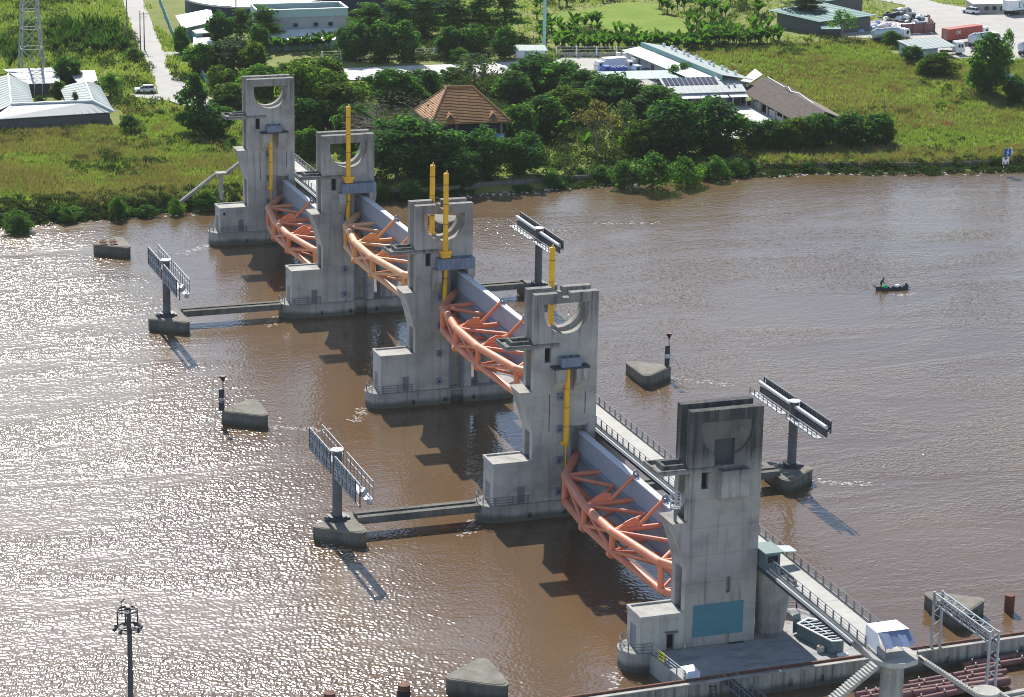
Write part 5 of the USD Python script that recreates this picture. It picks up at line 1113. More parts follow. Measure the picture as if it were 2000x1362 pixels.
def nipa_proto(k, loc):
    r = np.random.default_rng(90 + k); t = thing('nipa_palm', 'nipa palm clump with upright fronds in the upper left thicket', 'palm', loc, 0, (1, 1, 1), 'nipa palms of the upper left thicket')
    for j in range(11): obj('frond', frond(r, r.uniform(2.8, 4.2), r.uniform(.4, .6), j * 2.4 + r.uniform(-.3, .3), r.uniform(.95, 1.5), r.uniform(.1, .8), .0), M['nipa'], t)
    return t
q0 = [(-5.66, 371.52), (10.41, 371.03), (17.01, 410.42), (-2.53, 407.34)]; npoly = Polygon(q0); nps = []; r = np.random.default_rng(5); x0, y0, x1, y1 = npoly.bounds
while len(nps) < 75:
    x, y = r.uniform(x0, x1), r.uniform(y0, y1)
    if npoly.contains(Point(x, y)): nps.append((x, y))
for k in range(30): nps.append((r.uniform(-34, -14), r.uniform(360, 425)))
np_ = []
for k, (x, y) in enumerate(nps):
    s_ = r.uniform(.8, 1.25)
    if k < 4: np_.append(nipa_proto(k, (x, y, float(ground_z(x, y)))))
    else: dup(np_[k % 4], None, (x, y, float(ground_z(x, y))), r.uniform(0, 360), (s_, s_, s_))
# ---------------------------------------------------------------- buildings and works on the far bank
M['metal_roof'] = plain('grey_green_sheet_roof', (.29, .34, .33), .6, vary=.06, scale=.4, dirt=(.28, .32, .31), dirt_amt=.4, dirt_scale=(.3, .3, .3))
M['metal_pale'] = plain('pale_sheet_roof', (.42, .45, .44), .6, vary=.06, scale=.3, dirt=(.45, .48, .46), dirt_amt=.5, dirt_scale=(.2, .2, .2))
M['ridge_cap'] = plain('white_ridge_cap', (.72, .74, .72), .5)
M['mint'] = plain('mint_roof', (.32, .43, .4), .6, vary=.05, scale=.4)
M['mint_dark'] = plain('green_fascia', (.2, .36, .33), .5, vary=.06)
M['wall'] = plain('pale_render_wall', (.36, .36, .35), .85, vary=.08, scale=.4, dirt=(.35, .34, .31), dirt_amt=.5)
M['wall_dark'] = plain('dark_wall', (.09, .1, .1), .8, vary=.1)
M['glass_dark'] = plain('dark_glass', (.02, .025, .035), .15, vary=.05)
M['tile'] = plain('orange_roof_tile', (.38, .19, .075), .75, vary=.3, scale=1.4, dirt=(.2, .11, .06), dirt_amt=.6, dirt_scale=(.5, .5, .5))
M['tile_ridge'] = plain('orange_ridge_tile', (.34, .17, .075), .75, vary=.1)
M['brown_roof'] = plain('dark_thatch', (.085, .07, .062), .95, vary=.3, scale=1.4, bump=.6, dirt=(.14, .12, .105), dirt_amt=.6, dirt_scale=(1.6, .4, 1))
M['brown_pale'] = plain('pale_thatch', (.2, .17, .14), .95, vary=.15, scale=1.0)
M['teal_roof'] = plain('teal_sheet_roof', (.13, .26, .24), .5, vary=.08, scale=.4, dirt=(.2, .27, .26), dirt_amt=.5, dirt_scale=(.3, .3, .3))
M['solar'] = plain('solar_glass', (.05, .055, .09), .2, vary=.1)
M['red_paint'] = plain('container_red', (.36, .075, .05), .6, vary=.08, scale=.5)
M['blue_truck'] = plain('truck_blue', (.03, .09, .4), .4, vary=.06)
M['silver'] = plain('tank_silver', (.5, .54, .58), .35, metal=.3, vary=.06)
M['fence_blue'] = plain('fence_teal_blue', (.12, .3, .36), .6, vary=.08)
M['tank_wall'] = plain('navy_tank_wall', (.02, .03, .055), .6, vary=.15, scale=.3)
M['tank_top'] = plain('tank_cover', (.52, .49, .45), .85, vary=.1, scale=.15, dirt=(.36, .33, .3), dirt_amt=.6, dirt_scale=(.1, .1, .1))
M['door'] = plain('dark_door', (.07, .05, .04), .7); M['door_red'] = plain('dark_red_door', (.12, .025, .03), .7)
def sheet_roof(parent, name, pts, mat, t=.12, seams=0):
    p = obj(name, poly_face(pts, t), mat, parent)
    if seams:
        P = np.array(pts, float); L = []
        for k in range(1, seams):
            a = P[0] + (P[1] - P[0]) * k / seams; b = P[3] + (P[2] - P[3]) * k / seams; L.append(bar(a + [0, 0, .03], b + [0, 0, .03], .07))
        obj('standing_seam', L, mat, p, kind='stuff')
    return p
def wallblock(parent, name, poly, z0, z1, mat): return obj(name, prism(poly, z0, z1), mat, parent)

# tiled house
t = thing('tiled_house', 'house with an orange tiled hip roof and dark glazed upper floor, in the trees', 'house')
U_, V_ = np.array([.9976, -.0698]), np.array([.0698, .9976]); O_ = np.array([45.0, 244.0])
def hp_(u, v, z): q = O_ + U_ * u + V_ * v; return np.array([q[0], q[1], z])
EZ, RZ = 8.0, 13.6
def course(parent, a0, b0, a1, b1, n, nm='tile_course'):
    for k in range(n):
        p, q2 = a0 + (a1 - a0) * k / n, b0 + (b1 - b0) * k / n; s_, e_ = b0 + (b1 - b0) * (k + 1.12) / n, a0 + (a1 - a0) * (k + 1.12) / n
        obj(nm, poly_face([p + [0, 0, .2], q2 + [0, 0, .2], s_ + [0, 0, .02], e_ + [0, 0, .02]], .1), M['tile'], parent)
c00, c10, c11, c01, r0, r1 = hp_(0, 0, EZ), hp_(16, 0, EZ), hp_(16, 14.5, EZ), hp_(0, 14.5, EZ), hp_(5.0, 7.9, RZ), hp_(10.2, 7.9, RZ)
rf = obj('roof_deck', [poly_face([c00, c10, r1, r0], .1), poly_face([c10, c11, r1], .1), poly_face([c11, c01, r0, r1], .1), poly_face([c01, c00, r0], .1)], M['tile'], t)
course(rf, c00, c10, r0, r1, 24); course(rf, c10, c11, r1, r1, 18); course(rf, c01, c00, r0, r0, 18)
for a, b in ((c00, r0), (c10, r1), (c11, r1), (c01, r0), (r0, r1)): obj('ridge_tiles', tube(a + [0, 0, .12], b + [0, 0, .12], .17, 8), M['tile_ridge'], rf)
for u in (4.0, 12.6):
    a = hp_(u, 1.0, 9.35); d = obj('dormer', [poly_face([hp_(u - .95, .6, 8.55), hp_(u, .5, 9.75), hp_(u, 2.9, 9.95), hp_(u - .8, 2.1, 9.3)], .1), poly_face([hp_(u + .95, .6, 8.55), hp_(u, .5, 9.75), hp_(u, 2.9, 9.95), hp_(u + .8, 2.1, 9.3)], .1)], M['tile_ridge'], rf)
    obj('dormer_front', poly_face([hp_(u - .75, .75, 8.4), hp_(u + .75, .75, 8.4), hp_(u, .75, 9.6)], .06), M['wall_dark'], d)
inner = [tuple(hp_(u, v, 0)[:2]) for u, v in ((1.6, 1.8), (14.4, 1.8), (14.4, 13.0), (1.6, 13.0))]
obj('glazed_storey', prism(inner, 5.4, 7.95), M['glass_dark'], t); obj('ground_storey', prism(inner, 1.2, 4.2), M['wall_dark'], t)
obj('floor_band', prism([tuple(hp_(u, v, 0)[:2]) for u, v in ((1.0, 1.0), (15, 1.0), (15, 13.6), (1.0, 13.6))], 4.3, 5.35), plain('blue_band', (.22, .32, .5), .6), t)
for u in (1.2, 5.4, 10.2, 14.4): obj('pillar', tube(hp_(u, 1.3, 1.2), hp_(u, 1.3, 8.0), .28, 8), M['bark_pale'], t)
obj('fascia', [bar(c00 - [0, 0, .06], c10 - [0, 0, .06], .2), bar(c00 - [0, 0, .06], c01 - [0, 0, .06], .2), bar(c10 - [0, 0, .06], c11 - [0, 0, .06], .2)], M['tile_ridge'], t)

# courtyard house on the left
t = thing('courtyard_house', 'low house of four wings with grey green sheet roofs, at the left edge', 'house')
E_, R_ = 4.2, 6.0
sheet_roof(t, 'left_roof', [(-19.6, 325.5, E_), (-22.2, 303.5, E_), (-28.2, 294.0, R_), (-23.6, 327, R_)], M['metal_roof'], .12, 14)
sheet_roof(t, 'left_roof', [(-35.5, 289, E_), (-28.5, 330, E_), (-23.6, 327, R_), (-28.2, 294.0, R_)], M['metal_roof'], .12, 14)
sheet_roof(t, 'front_roof', [(-33.5, 288.3, E_), (-8.2, 290, E_), (-11.8, 293.4, R_ - .05), (-28.2, 294, R_ - .05)], M['metal_pale'], .12, 16)
sheet_roof(t, 'front_roof', [(-21.8, 303.0, E_ - .3), (-15.6, 303.0, E_ - .3), (-12.0, 293.5, R_ - .08), (-28.0, 294.1, R_ - .08)], M['metal_pale'])
sheet_roof(t, 'right_roof', [(-8.0, 290.1, E_), (-5.2, 321.5, E_), (-9.2, 316.0, R_), (-11.7, 293.4, R_)], M['metal_roof'], .12, 14)
sheet_roof(t, 'right_roof', [(-15.6, 303.2, E_), (-14.0, 319.5, E_), (-9.2, 316.0, R_), (-11.7, 293.4, R_)], M['metal_roof'], .12, 8)
sheet_roof(t, 'back_roof', [(-19.9, 325.2, 4.1), (-12.9, 324.8, 4.1), (-11.0, 337, 5.2), (-23.0, 337.8, 5.2)], M['metal_pale'], .12, 8)
sheet_roof(t, 'back_roof', [(-9.4, 321.6, 4.2), (-5.2, 321.9, 4.2), (-3.7, 334.2, 4.8), (-9.6, 334.4, 4.8)], M['metal_pale'], .12, 5)
for a, b in (((-28.2, 294, R_), (-23.6, 327, R_)), ((-11.7, 293.4, R_), (-9.2, 316, R_)), ((-28.2, 294, R_), (-11.7, 293.4, R_)), ((-8.0, 290.1, E_ + .02), (-11.7, 293.4, R_))):
    obj('ridge_cap', bar(np.array(a) + [0, 0, .08], np.array(b) + [0, 0, .08], .3), M['ridge_cap'], t)
obj('courtyard_strip', poly_face([(-21.5, 302.9, E_ + .1), (-15.7, 302.9, E_ + .1), (-15.7, 304.4, E_), (-21.4, 304.4, E_)], .08), M['white'], t)
for nm, p in (('wall', [(-33, 289.2), (-8.8, 290.7), (-9.2, 292), (-32.6, 291)]), ('wall', [(-32, 292), (-23.5, 304), (-21.2, 324), (-27, 329)]), ('wall', [(-14.8, 303.5), (-9, 292.5), (-6.2, 320.8), (-13.4, 318.8)]), ('wall', [(-20.3, 326), (-13, 325.6), (-11.8, 336.3), (-22, 337)]), ('wall', [(-8.8, 322.3), (-5.8, 322.5), (-4.4, 333.6), (-9, 333.8)])):
    wallblock(t, nm, p, 1.2, 3.85, M['wall_dark'] if nm == 'wall' else M['wall'])
obj('verandah_post', [box(-20.2 + 1.7 * k, -20.1 + 1.7 * k, 324.9, 325, 1.4, 4.0) for k in range(5)], M['white'], t)

# white sheds, long building, storage tanks
t = thing('white_shed', 'small white roofed shed with a dark red door beside the blue fence', 'shed')
sheet_roof(t, 'roof', [(26.5, 381.9, 5.0), (36.1, 390.3, 5.0), (38.5, 404.1, 5.9), (27.7, 395.5, 5.9)], M['white'], .15, 7)
wallblock(t, 'wall', [(27.5, 383.8), (35.3, 390.6), (37.4, 402.4), (28.4, 394.9)], 1.2, 4.85, M['wall'])
wallblock(t, 'annex_wall', [(29.0, 379.0), (34.6, 379.0), (34.6, 387), (29.0, 384)], 1.2, 4.2, M['mint_dark'])
obj('door', box(30.6, 33.0, 378.9, 378.96, 1.5, 4.0), M['door_red'], t)
sheet_roof(t, 'annex_roof', [(26.3, 370.4, 2.9), (31.4, 370.6, 2.9), (32.4, 378.4, 3.3), (28.3, 378.8, 3.3)], M['white'])
obj('annex_post', [box(x, x + .12, 370.8, 370.92, 1.2, 2.85) for x in (26.9, 29, 31)], M['wall'], t)
t = thing('long_building', 'long pale building with a green parapet and three small windows', 'building')
wallblock(t, 'wall', [(43.5, 376), (65, 375), (65.6, 384), (44.2, 385)], 1.2, 7.8, M['wall'])
pp, pi = [(43.2, 375.7), (65.3, 374.7), (65.9, 384.3), (43.9, 385.3)], [(43.6, 376.1), (64.9, 375.1), (65.5, 383.9), (44.3, 384.9)]
obj('parapet', prism(pp, 7.803, 9.6) - prism(pi, 7, 10), M['mint'], t); obj('flat_roof', prism([(43.62, 376.12), (64.88, 375.12), (65.48, 383.88), (44.32, 384.88)], 7.803, 8.2), M['wall_dark'], t)
obj('coping', prism([(43.0, 375.5), (65.5, 374.5), (66.1, 384.5), (43.7, 385.5)], 9.603, 9.75) - prism(pi, 9, 10), M['white'], t)
for x in (52.0, 57.0, 60.6): obj('window', box(x, x + 1.0, 375.1 - .022 * (x - 58), 375.16 - .022 * (x - 58), 5.4, 6.3), M['glass_dark'], t)
sheet_roof(t, 'lean_to_roof', [(43.5, 366.0, 3.6), (59.6, 365.8, 3.6), (63.2, 374.6, 4.9), (45.8, 375.6, 4.9)], M['white'], .15, 12)
wallblock(t, 'lean_to_wall', [(44.2, 367), (59, 366.8), (62, 373.8), (46, 374.5)], 1.2, 3.5, M['mint_dark'])
def storage_tank(cx, cy, rad, label):
    t = thing('storage_tank', label, 'tank', (cx, cy, 0))
    obj('tank_wall', tube((0, 0, 1), (0, 0, 6.6), rad, 64), M['tank_wall'], t, smooth=30)
    obj('cover', tube((0, 0, 6.603), (0, 0, 7.0), rad + .35, 64), M['tank_top'], t); obj('rim_pipe', path_tube([(rad * 1.02 * math.cos(q), rad * 1.02 * math.sin(q), 7.02) for q in np.linspace(0, 2 * math.pi, 49)], .09, 5), M['steel_pale'], t)
storage_tank(51.6, 414.3, 17.0, 'huge round dark walled storage tank at the top, left one')
storage_tank(88.5, 420.0, 17.0, 'huge round dark walled storage tank at the top, behind the feathery trees')

# fences
def panel_fence(name, label, pts, z1, step, mp, mpanel, gap=0.0):
    t = thing(name, label, 'fence')
    for a, b in zip(pts[:-1], pts[1:]):
        a, b = np.array(a, float), np.array(b, float); n = max(1, int(np.linalg.norm(b - a) / step))
        for k in range(n):
            p, q2 = a + (b - a) * k / n, a + (b - a) * (k + 1) / n
            obj('post', box(p[0] - .13, p[0] + .13, p[1] - .13, p[1] + .13, ZG - .2, z1 + .15), mp, t)
            if mpanel is not None: obj('panel', poly_face([(*p, ZG + .1), (*q2, ZG + .1), (*q2, z1), (*p, z1)], .06), mpanel, t)
            else: obj('wire_rail', [bar((*p, z), (*q2, z), .07) for z in np.linspace(ZG + .5, z1, 4)], M['steel_pale'], t)
            if gap: obj('low_wall', poly_face([(*p, ZG - .1), (*q2, ZG - .1), (*q2, ZG + gap), (*p, ZG + gap)], .12), M['wall'], t)
    return t
panel_fence('boundary_fence', 'teal blue panel fence running along the left road', [(34.5, 448), (33.4, 441), (22.9, 372)], 3.6, 5, M['fence_blue'], M['fence_blue'])
panel_fence('boundary_fence', 'teal blue wire fence curving from the road towards the far tower', [(22.2, 360), (21.2, 342), (19.8, 329), (20.4, 312)], 3.7, 4, M['fence_blue'], M['fence_blue'])
panel_fence('boundary_fence', 'white post and wire fence under the clipped trees', [(52, 349.5), (92, 347.3)], 3.8, 4.2, M['white'], None, .5)
panel_fence('boundary_fence', 'white post fence in front of the banana rows', [(107, 342.3), (125.4, 337.6)], 3.9, 4.2, M['white'], None, .8)
panel_fence('boundary_fence', 'tall grey green boundary wall at the right edge', [(198.2, 294), (186, 258)], 4.0, 4, M['wall'], M['fence_blue'])
panel_fence('yard_gate', 'rusty red gate panels beside the truck yard', [(202.4, 352.0), (211.4, 351.6), (215.0, 362)], 4.0, 2.6, M['rust'], M['rust_pipe'])

# booth and mast
t = thing('fence_booth', 'small white booth with a mint roof left of the tall pale mast', 'booth')
wallblock(t, 'wall', [(96.6, 341.6), (103.2, 339.8), (104.0, 343.4), (97.4, 345.2)], 1.3, 3.7, M['white'])
sheet_roof(t, 'roof', [(95.8, 341.2, 3.72), (103.8, 339.0, 3.72), (104.2, 341.7, 4.6), (96.6, 343.8, 4.6)], M['mint'], .1, 6); sheet_roof(t, 'roof', [(97.2, 346.0, 3.72), (105.0, 343.9, 3.72), (104.2, 341.7, 4.6), (96.6, 343.8, 4.6)], M['mint'])
obj('door', poly_face([(98.6, 341.0, 1.5), (99.7, 340.7, 1.5), (99.7, 340.7, 3.4), (98.6, 341.0, 3.4)], .05), M['mint_dark'], t)
t = thing('tall_mast', 'tall slim pale green pole rising out of the top of the picture', 'mast', (104.6, 344.2, 0))
M['mast_green'] = plain('pale_green_mast', (.3, .5, .45), .5)
obj('mast_tube', tube((0, 0, 1), (0, 0, 26), .42, 12, .3), M['mast_green'], t, smooth=40)
for z in np.arange(3, 26, .8): obj('climbing_step', box(-.6, -.38, -.05, .05, z, z + .06), M['mast_green'], t)

# workshop hall, awning, solar building, brown roofed hall
t = thing('workshop_hall', 'long workshop hall with a pale mint double roof and roof vents', 'hall')
sheet_roof(t, 'main_roof', [(121.3, 325, 7.4), (122.9, 281.8, 7.4), (129.6, 280.5, 6.3), (128.0, 323.5, 6.3)], M['metal_roof'], .12, 0)
obj('clerestory', poly_face([(121.25, 325, 6.35), (122.85, 281.8, 6.35), (122.85, 281.8, 7.3), (121.25, 325, 7.3)], .1), M['mint_dark'], t)
sheet_roof(t, 'lean_to_roof', [(117.2, 326.5, 5.4), (118.8, 286, 5.4), (122.7, 282, 6.3), (121.1, 325.4, 6.3)], M['mint'], .12, 0)
wallblock(t, 'wall', [(118.2, 325.8), (119.8, 286.5), (128.6, 281.6), (127.2, 323)], 1.2, 5.2, M['wall'])
for k in range(5): obj('door', poly_face([(118.13 + .041 * (6 + k * 7.5), 325.5 - (6 + k * 7.5), 1.5), (118.13 + .041 * (7.4 + k * 7.5), 325.5 - (7.4 + k * 7.5), 1.5), (118.13 + .041 * (7.4 + k * 7.5), 325.5 - (7.4 + k * 7.5), 4.6), (118.13 + .041 * (6 + k * 7.5), 325.5 - (6 + k * 7.5), 4.6)], .08), M['door'], t)
for k in range(12):
    y = 321.5 - 3.3 * k; x = 125.6 + .04 * k * 3.3 + .5 * (k % 2)
    v = obj('roof_vent', tube((x, y, 6.6), (x, y, 7.35), .3, 8), M['white'], t); obj('vent_cap', tube((x, y, 7.353), (x, y, 7.6), .5, 8, .15), M['steel_pale'], v)
t = thing('long_awning', 'long pale flat awning in front of the parked lorries', 'awning')
sheet_roof(t, 'roof', [(101.1, 295.9, 4.7), (124.6, 293.8, 4.7), (126.4, 300.2, 5.2), (102.1, 303.3, 5.2)], M['mint'], .12, 16)
for k in range(7): obj('post', box(101.8 + 3.7 * k, 101.95 + 3.7 * k, 296.6 - .33 * k, 296.75 - .33 * k, 1.3, 4.6), M['steel_pale'], t)
t = thing('solar_building', 'low white building with a row of solar panels on its pale roof', 'building')
F0, F1, R0, R1 = np.array((108.6, 277.6, 4.7)), np.array((126.2, 276.0, 4.7)), np.array((109.6, 285.4, 6.6)), np.array((127.2, 283.8, 6.6))
sheet_roof(t, 'front_roof', [F0, F1, R1, R0], M['metal_pale'], .12, 14); B0, B1 = R0 + (1.0, 5, -1.6), R1 + (1.0, 5, -1.6); sheet_roof(t, 'back_roof', [B0, B1, R1, R0], M['metal_pale'])
wallblock(t, 'wall', [(109.4, 279.0), (125.6, 277.5), (127, 288), (110.8, 289.5)], 1.2, 4.65, M['wall'])
for k in range(11):
    a0, a1 = .03 + .062 * k, .03 + .062 * k + .052; f = lambda s_, h: F0 + (F1 - F0) * s_ + (R0 - F0) * h + np.array((0, -.02, .12))
    obj('solar_panel', poly_face([f(a0, .5), f(a1, .5), f(a1, .97), f(a0, .97)], .05), M['solar'], t)
for x0, x1 in ((111.2, 117.3), (117.7, 121.6), (122.0, 126.0)):
    s_ = -.09; sheet_roof(t, 'window_awning', [(x0, 275.2 + s_ * (x0 - 111) + .4, 3.9), (x1, 275.2 + s_ * (x1 - 111) + .4, 3.9), (x1, 277.5 + s_ * (x1 - 111) + .4, 4.4), (x0, 277.5 + s_ * (x0 - 111) + .4, 4.4)], M['white'], .08)
for x, w, z0, z1, m in ((112, 2.4, 1.5, 3.7, 'door'), (115.4, 1.8, 2.6, 3.7, 'glass_dark'), (118.2, .9, 1.5, 3.5, 'door'), (119.9, 1.3, 2.6, 3.6, 'glass_dark'), (122.6, 2.8, 1.5, 3.7, 'wall_dark')):
    yw = 279.0 - .0926 * (x - 109.4); obj('opening', poly_face([(x, yw - .05, z0), (x + w, yw - .05 - .0926 * w, z0), (x + w, yw - .05 - .0926 * w, z1), (x, yw - .05, z1)], .04), M[m], t)
for x in (112.2, 122.4, 125.4): obj('post', box(x, x + .12, 275.6 - .09 * (x - 111), 275.72 - .09 * (x - 111), 1.3, 3.9), M['white'], t)
for x in (123.2, 124.6): obj('roof_vent', tube((x, 279, 5.0), (x, 279, 5.9), .25, 8), M['steel_pale'], t)
t = thing('brown_hall', 'long open-sided hall with a dark brown weathered roof beside the courtyard', 'hall')
N0, N1, Lf0, Lf1, Rg0, Rg1 = np.array((133.0, 282.5, 6.5)), np.array((129.0, 243.0, 6.5)), np.array((126.6, 280.0, 4.0)), np.array((123.6, 240.4, 4.0)), np.array((138.5, 283.2, 4.4)), np.array((134.2, 241.6, 4.4))
n = 16
for k in range(n):
    a, b = k / n, (k + 1.06) / n; lerp = lambda p, q2, s_: p + (q2 - p) * min(1, s_)
    obj('roof_strip', poly_face([lerp(Lf0, Lf1, a), lerp(Lf0, Lf1, b), lerp(N0, N1, b) + [0, 0, .04], lerp(N0, N1, a) + [0, 0, .04]], .14 + .03 * (k % 3)), M['brown_roof'], t)
    obj('roof_strip', poly_face([lerp(N0, N1, a), lerp(N0, N1, b), lerp(Rg0, Rg1, b), lerp(Rg0, Rg1, a)], .14 + .03 * (k % 2)), M['brown_roof'] if k < 8 else M['brown_pale'], t)
sheet_roof(t, 'sheet_end', [(125.4, 279.4, 4.15), (126.4, 283.6, 4.15), (134.6, 290.5, 6.7), (133.2, 283.4, 6.72)], M['metal_pale'], .1, 4)
obj('ridge_pipe', path_tube([N0 + (.1, -2, .2), N0 + (-1.4, -14, .22), N0 + (-2.0, -17, .9), N0 + (-2.2, -19, .2), N0 + (-1.2, -20.5, .2), N0 + (-3.2, -32, .2)], .09, 5), M['steel_pale'], t)
wallblock(t, 'back_wall', [(131.5, 281), (128, 242), (133.0, 241.8), (137, 281)], 1.2, 4.3, M['wall_dark'])
for k in range(9):
    y = 279 - 4.7 * k; x = 127.0 - .076 * (279 - y); obj('pillar', box(x, x + .3, y - .15, y + .15, 1.3, 4.1), M['wall'], t)
    if k in (1, 3, 4, 6): obj('half_wall', box(x + .4, x + .6, y - 4.4, y - .3, 1.3, 2.6 + .5 * (k % 2)), M['wall'], t)

# parked lorries in the left lot
def lorry(label, loc, rz, body, cab, L=6.2, open_=False):
    t = thing('lorry', label, 'lorry', loc, rz)
    if open_: obj('load_bed', B(0, L, -1.15, 1.15, 1.0, 2.1) - B(.1, L - .1, -1.05, 1.05, 1.2, 3), body, t); [obj('hoop', box(x, x + .1, -1.15, 1.15, 2.1, 2.3), M['white'], t) for x in np.arange(.3, L, .9)]
    else: obj('box_body', B(0, L, -1.2, 1.2, 1.0, 3.3), body, t)
    cb = B(L + .15, L + 1.9, -1.1, 1.1, .6, 2.6) - prism_xz([(L + 1.95, 1.5), (L + 1.95, 2.7), (L + 1.5, 2.7)], -2, 2)
    c = obj('cab', cb, cab, t); obj('windscreen', poly_face([(L + 1.915, -1.0, 1.6), (L + 1.915, 1.0, 1.6), (L + 1.55, 1.0, 2.5), (L + 1.55, -1.0, 2.5)], .02), M['glass_dark'], c); obj('side_window', [box(L + .7, L + 1.4, -1.12, -1.102, 1.6, 2.3), box(L + .7, L + 1.4, 1.102, 1.12, 1.6, 2.3)], M['glass_dark'], c)
    obj('chassis', box(.1, L + 1.6, -.5, .5, .55, .98), M['steel_dark'], t)
    for x in (.9, 1.9, L + 1.0):
        for y in (-1.0, 1.0): obj('wheel', tube((x, y - .15, .48), (x, y + .15, .48), .48, 14), M['black'], t)
    return t
lorry('white box lorry in the lot behind the long awning, left one', (116.0, 321.5, ZG), 184, M['white'], M['white'], 5.4)
lorry('blue lorry with an open bed beside the left white one', (114.0, 315.8, ZG), 184, M['blue_truck'], M['blue_truck'], 4.0, True)
lorry('white box lorry in the lot behind the long awning, right one', (117.8 + 4.4, 320.6, ZG), 184, M['white'], M['white'], 4.6)
lorry('dark hooped lorry with a pale blue cab beside the right white one', (121.6, 314.6, ZG), 184, M['steel_blue'], M['sheet_blue'], 4.6, True)
for k, (x, y) in enumerate(((119.2, 333.6), (120.6, 333.0))):
    t = thing('water_tank', ['white water tank on a stand by the banana fence, left one', 'white water tank on a stand by the banana fence, right one'][k], 'water tank', (x, y, ZG)); obj('stand', box(-.4, .4, -.4, .4, 0, 1.0), M['wall'], t); obj('tank_shell', tube((0, 0, 1), (0, 0, 2.1), .55, 14), M['white'], t, smooth=40)

# truck yard on the right
def trailer(label, p0, rz, L, paint, text=None, tcol=None, cab=None):
    t = thing('container_lorry', label, 'lorry', (*p0, ZG), rz)
    bd = obj('container', B(0, L, -1.22, 1.22, 1.35, 3.95), paint, t)
    obj('corrugation', [box(x, x + .14, -1.26, -1.222, 1.45, 3.85) for x in np.arange(.3, L - .2, .5)], paint, bd, kind='stuff')
    obj('door_bar', [box(-.04, -.002, y - .03, y + .03, 1.4, 3.9) for y in (-.6, -.2, .2, .6)], M['steel_pale'], bd)
    obj('chassis', box(.2, L + .4, -.5, .5, .9, 1.345), M['steel_dark'], t)
    for x in (1.2, 2.4, 3.6, L - .6):
        for y in (-1.0, 1.0): obj('wheel', tube((x, y - .18, .5), (x, y + .18, .5), .5, 14), M['black'], t)
    if cab is not None:
        c = obj('cab', B(L + .5, L + 2.7, -1.2, 1.2, .6, 3.3) - prism_xz([(L + 2.75, 1.8), (L + 2.75, 3.4), (L + 2.3, 3.4)], -2, 2), cab, t)
        obj('windscreen', poly_face([(L + 2.715, -1.05, 1.9), (L + 2.715, 1.05, 1.9), (L + 2.36, 1.05, 3.1), (L + 2.36, -1.05, 3.1)], .02), M['glass_dark'], c); obj('side_window', box(L + 1.3, L + 2.1, -1.23, -1.202, 1.9, 2.8), M['glass_dark'], c)
        obj('wheel', [tube((L + 1.7, y - .18, .5), (L + 1.7, y + .18, .5), .5, 14) for y in (-1.0, 1.0)], M['black'], t)
    if text:
        g = meshkit.text_mesh(text[0], text[1], .03, ); g.apply_transform(trimesh.transformations.rotation_matrix(math.pi / 2, [1, 0, 0])); g.apply_translation((text[2], -1.262, text[3])); obj('lettering', g, tcol, bd)
    return t
trailer('long lorry with a rust red container and white cab in the right yard', (205.6, 335.2), 20, 12.2, M['red_paint'], ('OK', .9, 2.5, 2.5), M['white'], M['white'])
trailer('white container trailer lettered in green at the top right corner', (243.0, 372.2), 12, 12.2, M['white'], ('EVE', 1.5, 3.3, 1.95), plain('green_lettering', (.02, .22, .14), .6))
def tanker(label, p0, rz, L=7.5, cab=M['white']):
    t = thing('tanker_lorry', label, 'tanker', (*p0, ZG), rz)
    obj('tank_shell', [tube((.3, 0, 2.2), (L - .3, 0, 2.2), 1.15, 20), tube((0, 0, 2.2), (.3, 0, 2.2), .8, 20, 1.15), tube((L - .3, 0, 2.2), (L, 0, 2.2), 1.15, 20, .8)], M['silver'], t, smooth=40)
    for x in (1.5, 3.4, 5.6): obj('hatch', tube((x, 0, 3.3), (x, 0, 3.55), .3, 10), M['steel_pale'], t)
    obj('catwalk', box(.6, L - .6, -.35, .35, 3.36, 3.42), M['steel_pale'], t); obj('chassis', box(0, L + .6, -.5, .5, .7, 1.1), M['steel_dark'], t)
    for x in (1.2, 2.4, L + 1.4):
        for y in (-1.0, 1.0): obj('wheel', tube((x, y - .18, .5), (x, y + .18, .5), .5, 14), M['black'], t)
    c = obj('cab', B(L + .4, L + 2.4, -1.15, 1.15, .6, 3.0) - prism_xz([(L + 2.45, 1.7), (L + 2.45, 3.1), (L + 2.0, 3.1)], -2, 2), cab, t); obj('side_window', box(L + 1.2, L + 1.9, -1.18, -1.152, 1.8, 2.6), M['glass_dark'], c)
tanker('silver tanker beside the red container lorry', (209.6, 329.8), 20); tanker('silver tanker partly hidden by the big tree at the right edge', (215.6, 316.5), 10)
tanker('pale grey tank trailer beside the rusty red gate', (189.5, 342.2), 8, 8.0)
t = thing('white_lorry_cab', 'white lorry cab parked at the open end of the pale blue shed', 'lorry', (201.4, 322.8, ZG), -8)
c = obj('cab', B(0, 2.4, -1.2, 1.2, .6, 3.1) - prism_xz([(2.45, 1.8), (2.45, 3.2), (2.0, 3.2)], -2, 2), M['white'], t); obj('side_window', [box(.7, 1.2, -1.23, -1.202, 1.8, 2.6), box(1.4, 1.9, -1.23, -1.202, 1.8, 2.6)], M['glass_dark'], c); obj('windscreen', poly_face([(2.42, -1, 1.85), (2.42, 1, 1.85), (2.07, 1, 2.95), (2.07, -1, 2.95)], .02), M['glass_dark'], c)
obj('chassis', box(-3.4, 2, -.5, .5, .6, 1.0), M['steel_dark'], t); [obj('wheel', tube((x, y - .18, .5), (x, y + .18, .5), .5, 14), M['black'], t) for x in (-2.4, 1.2) for y in (-1, 1)]
t = thing('pale_shed', 'flat roofed pale blue shed at the edge of the right meadow', 'shed')
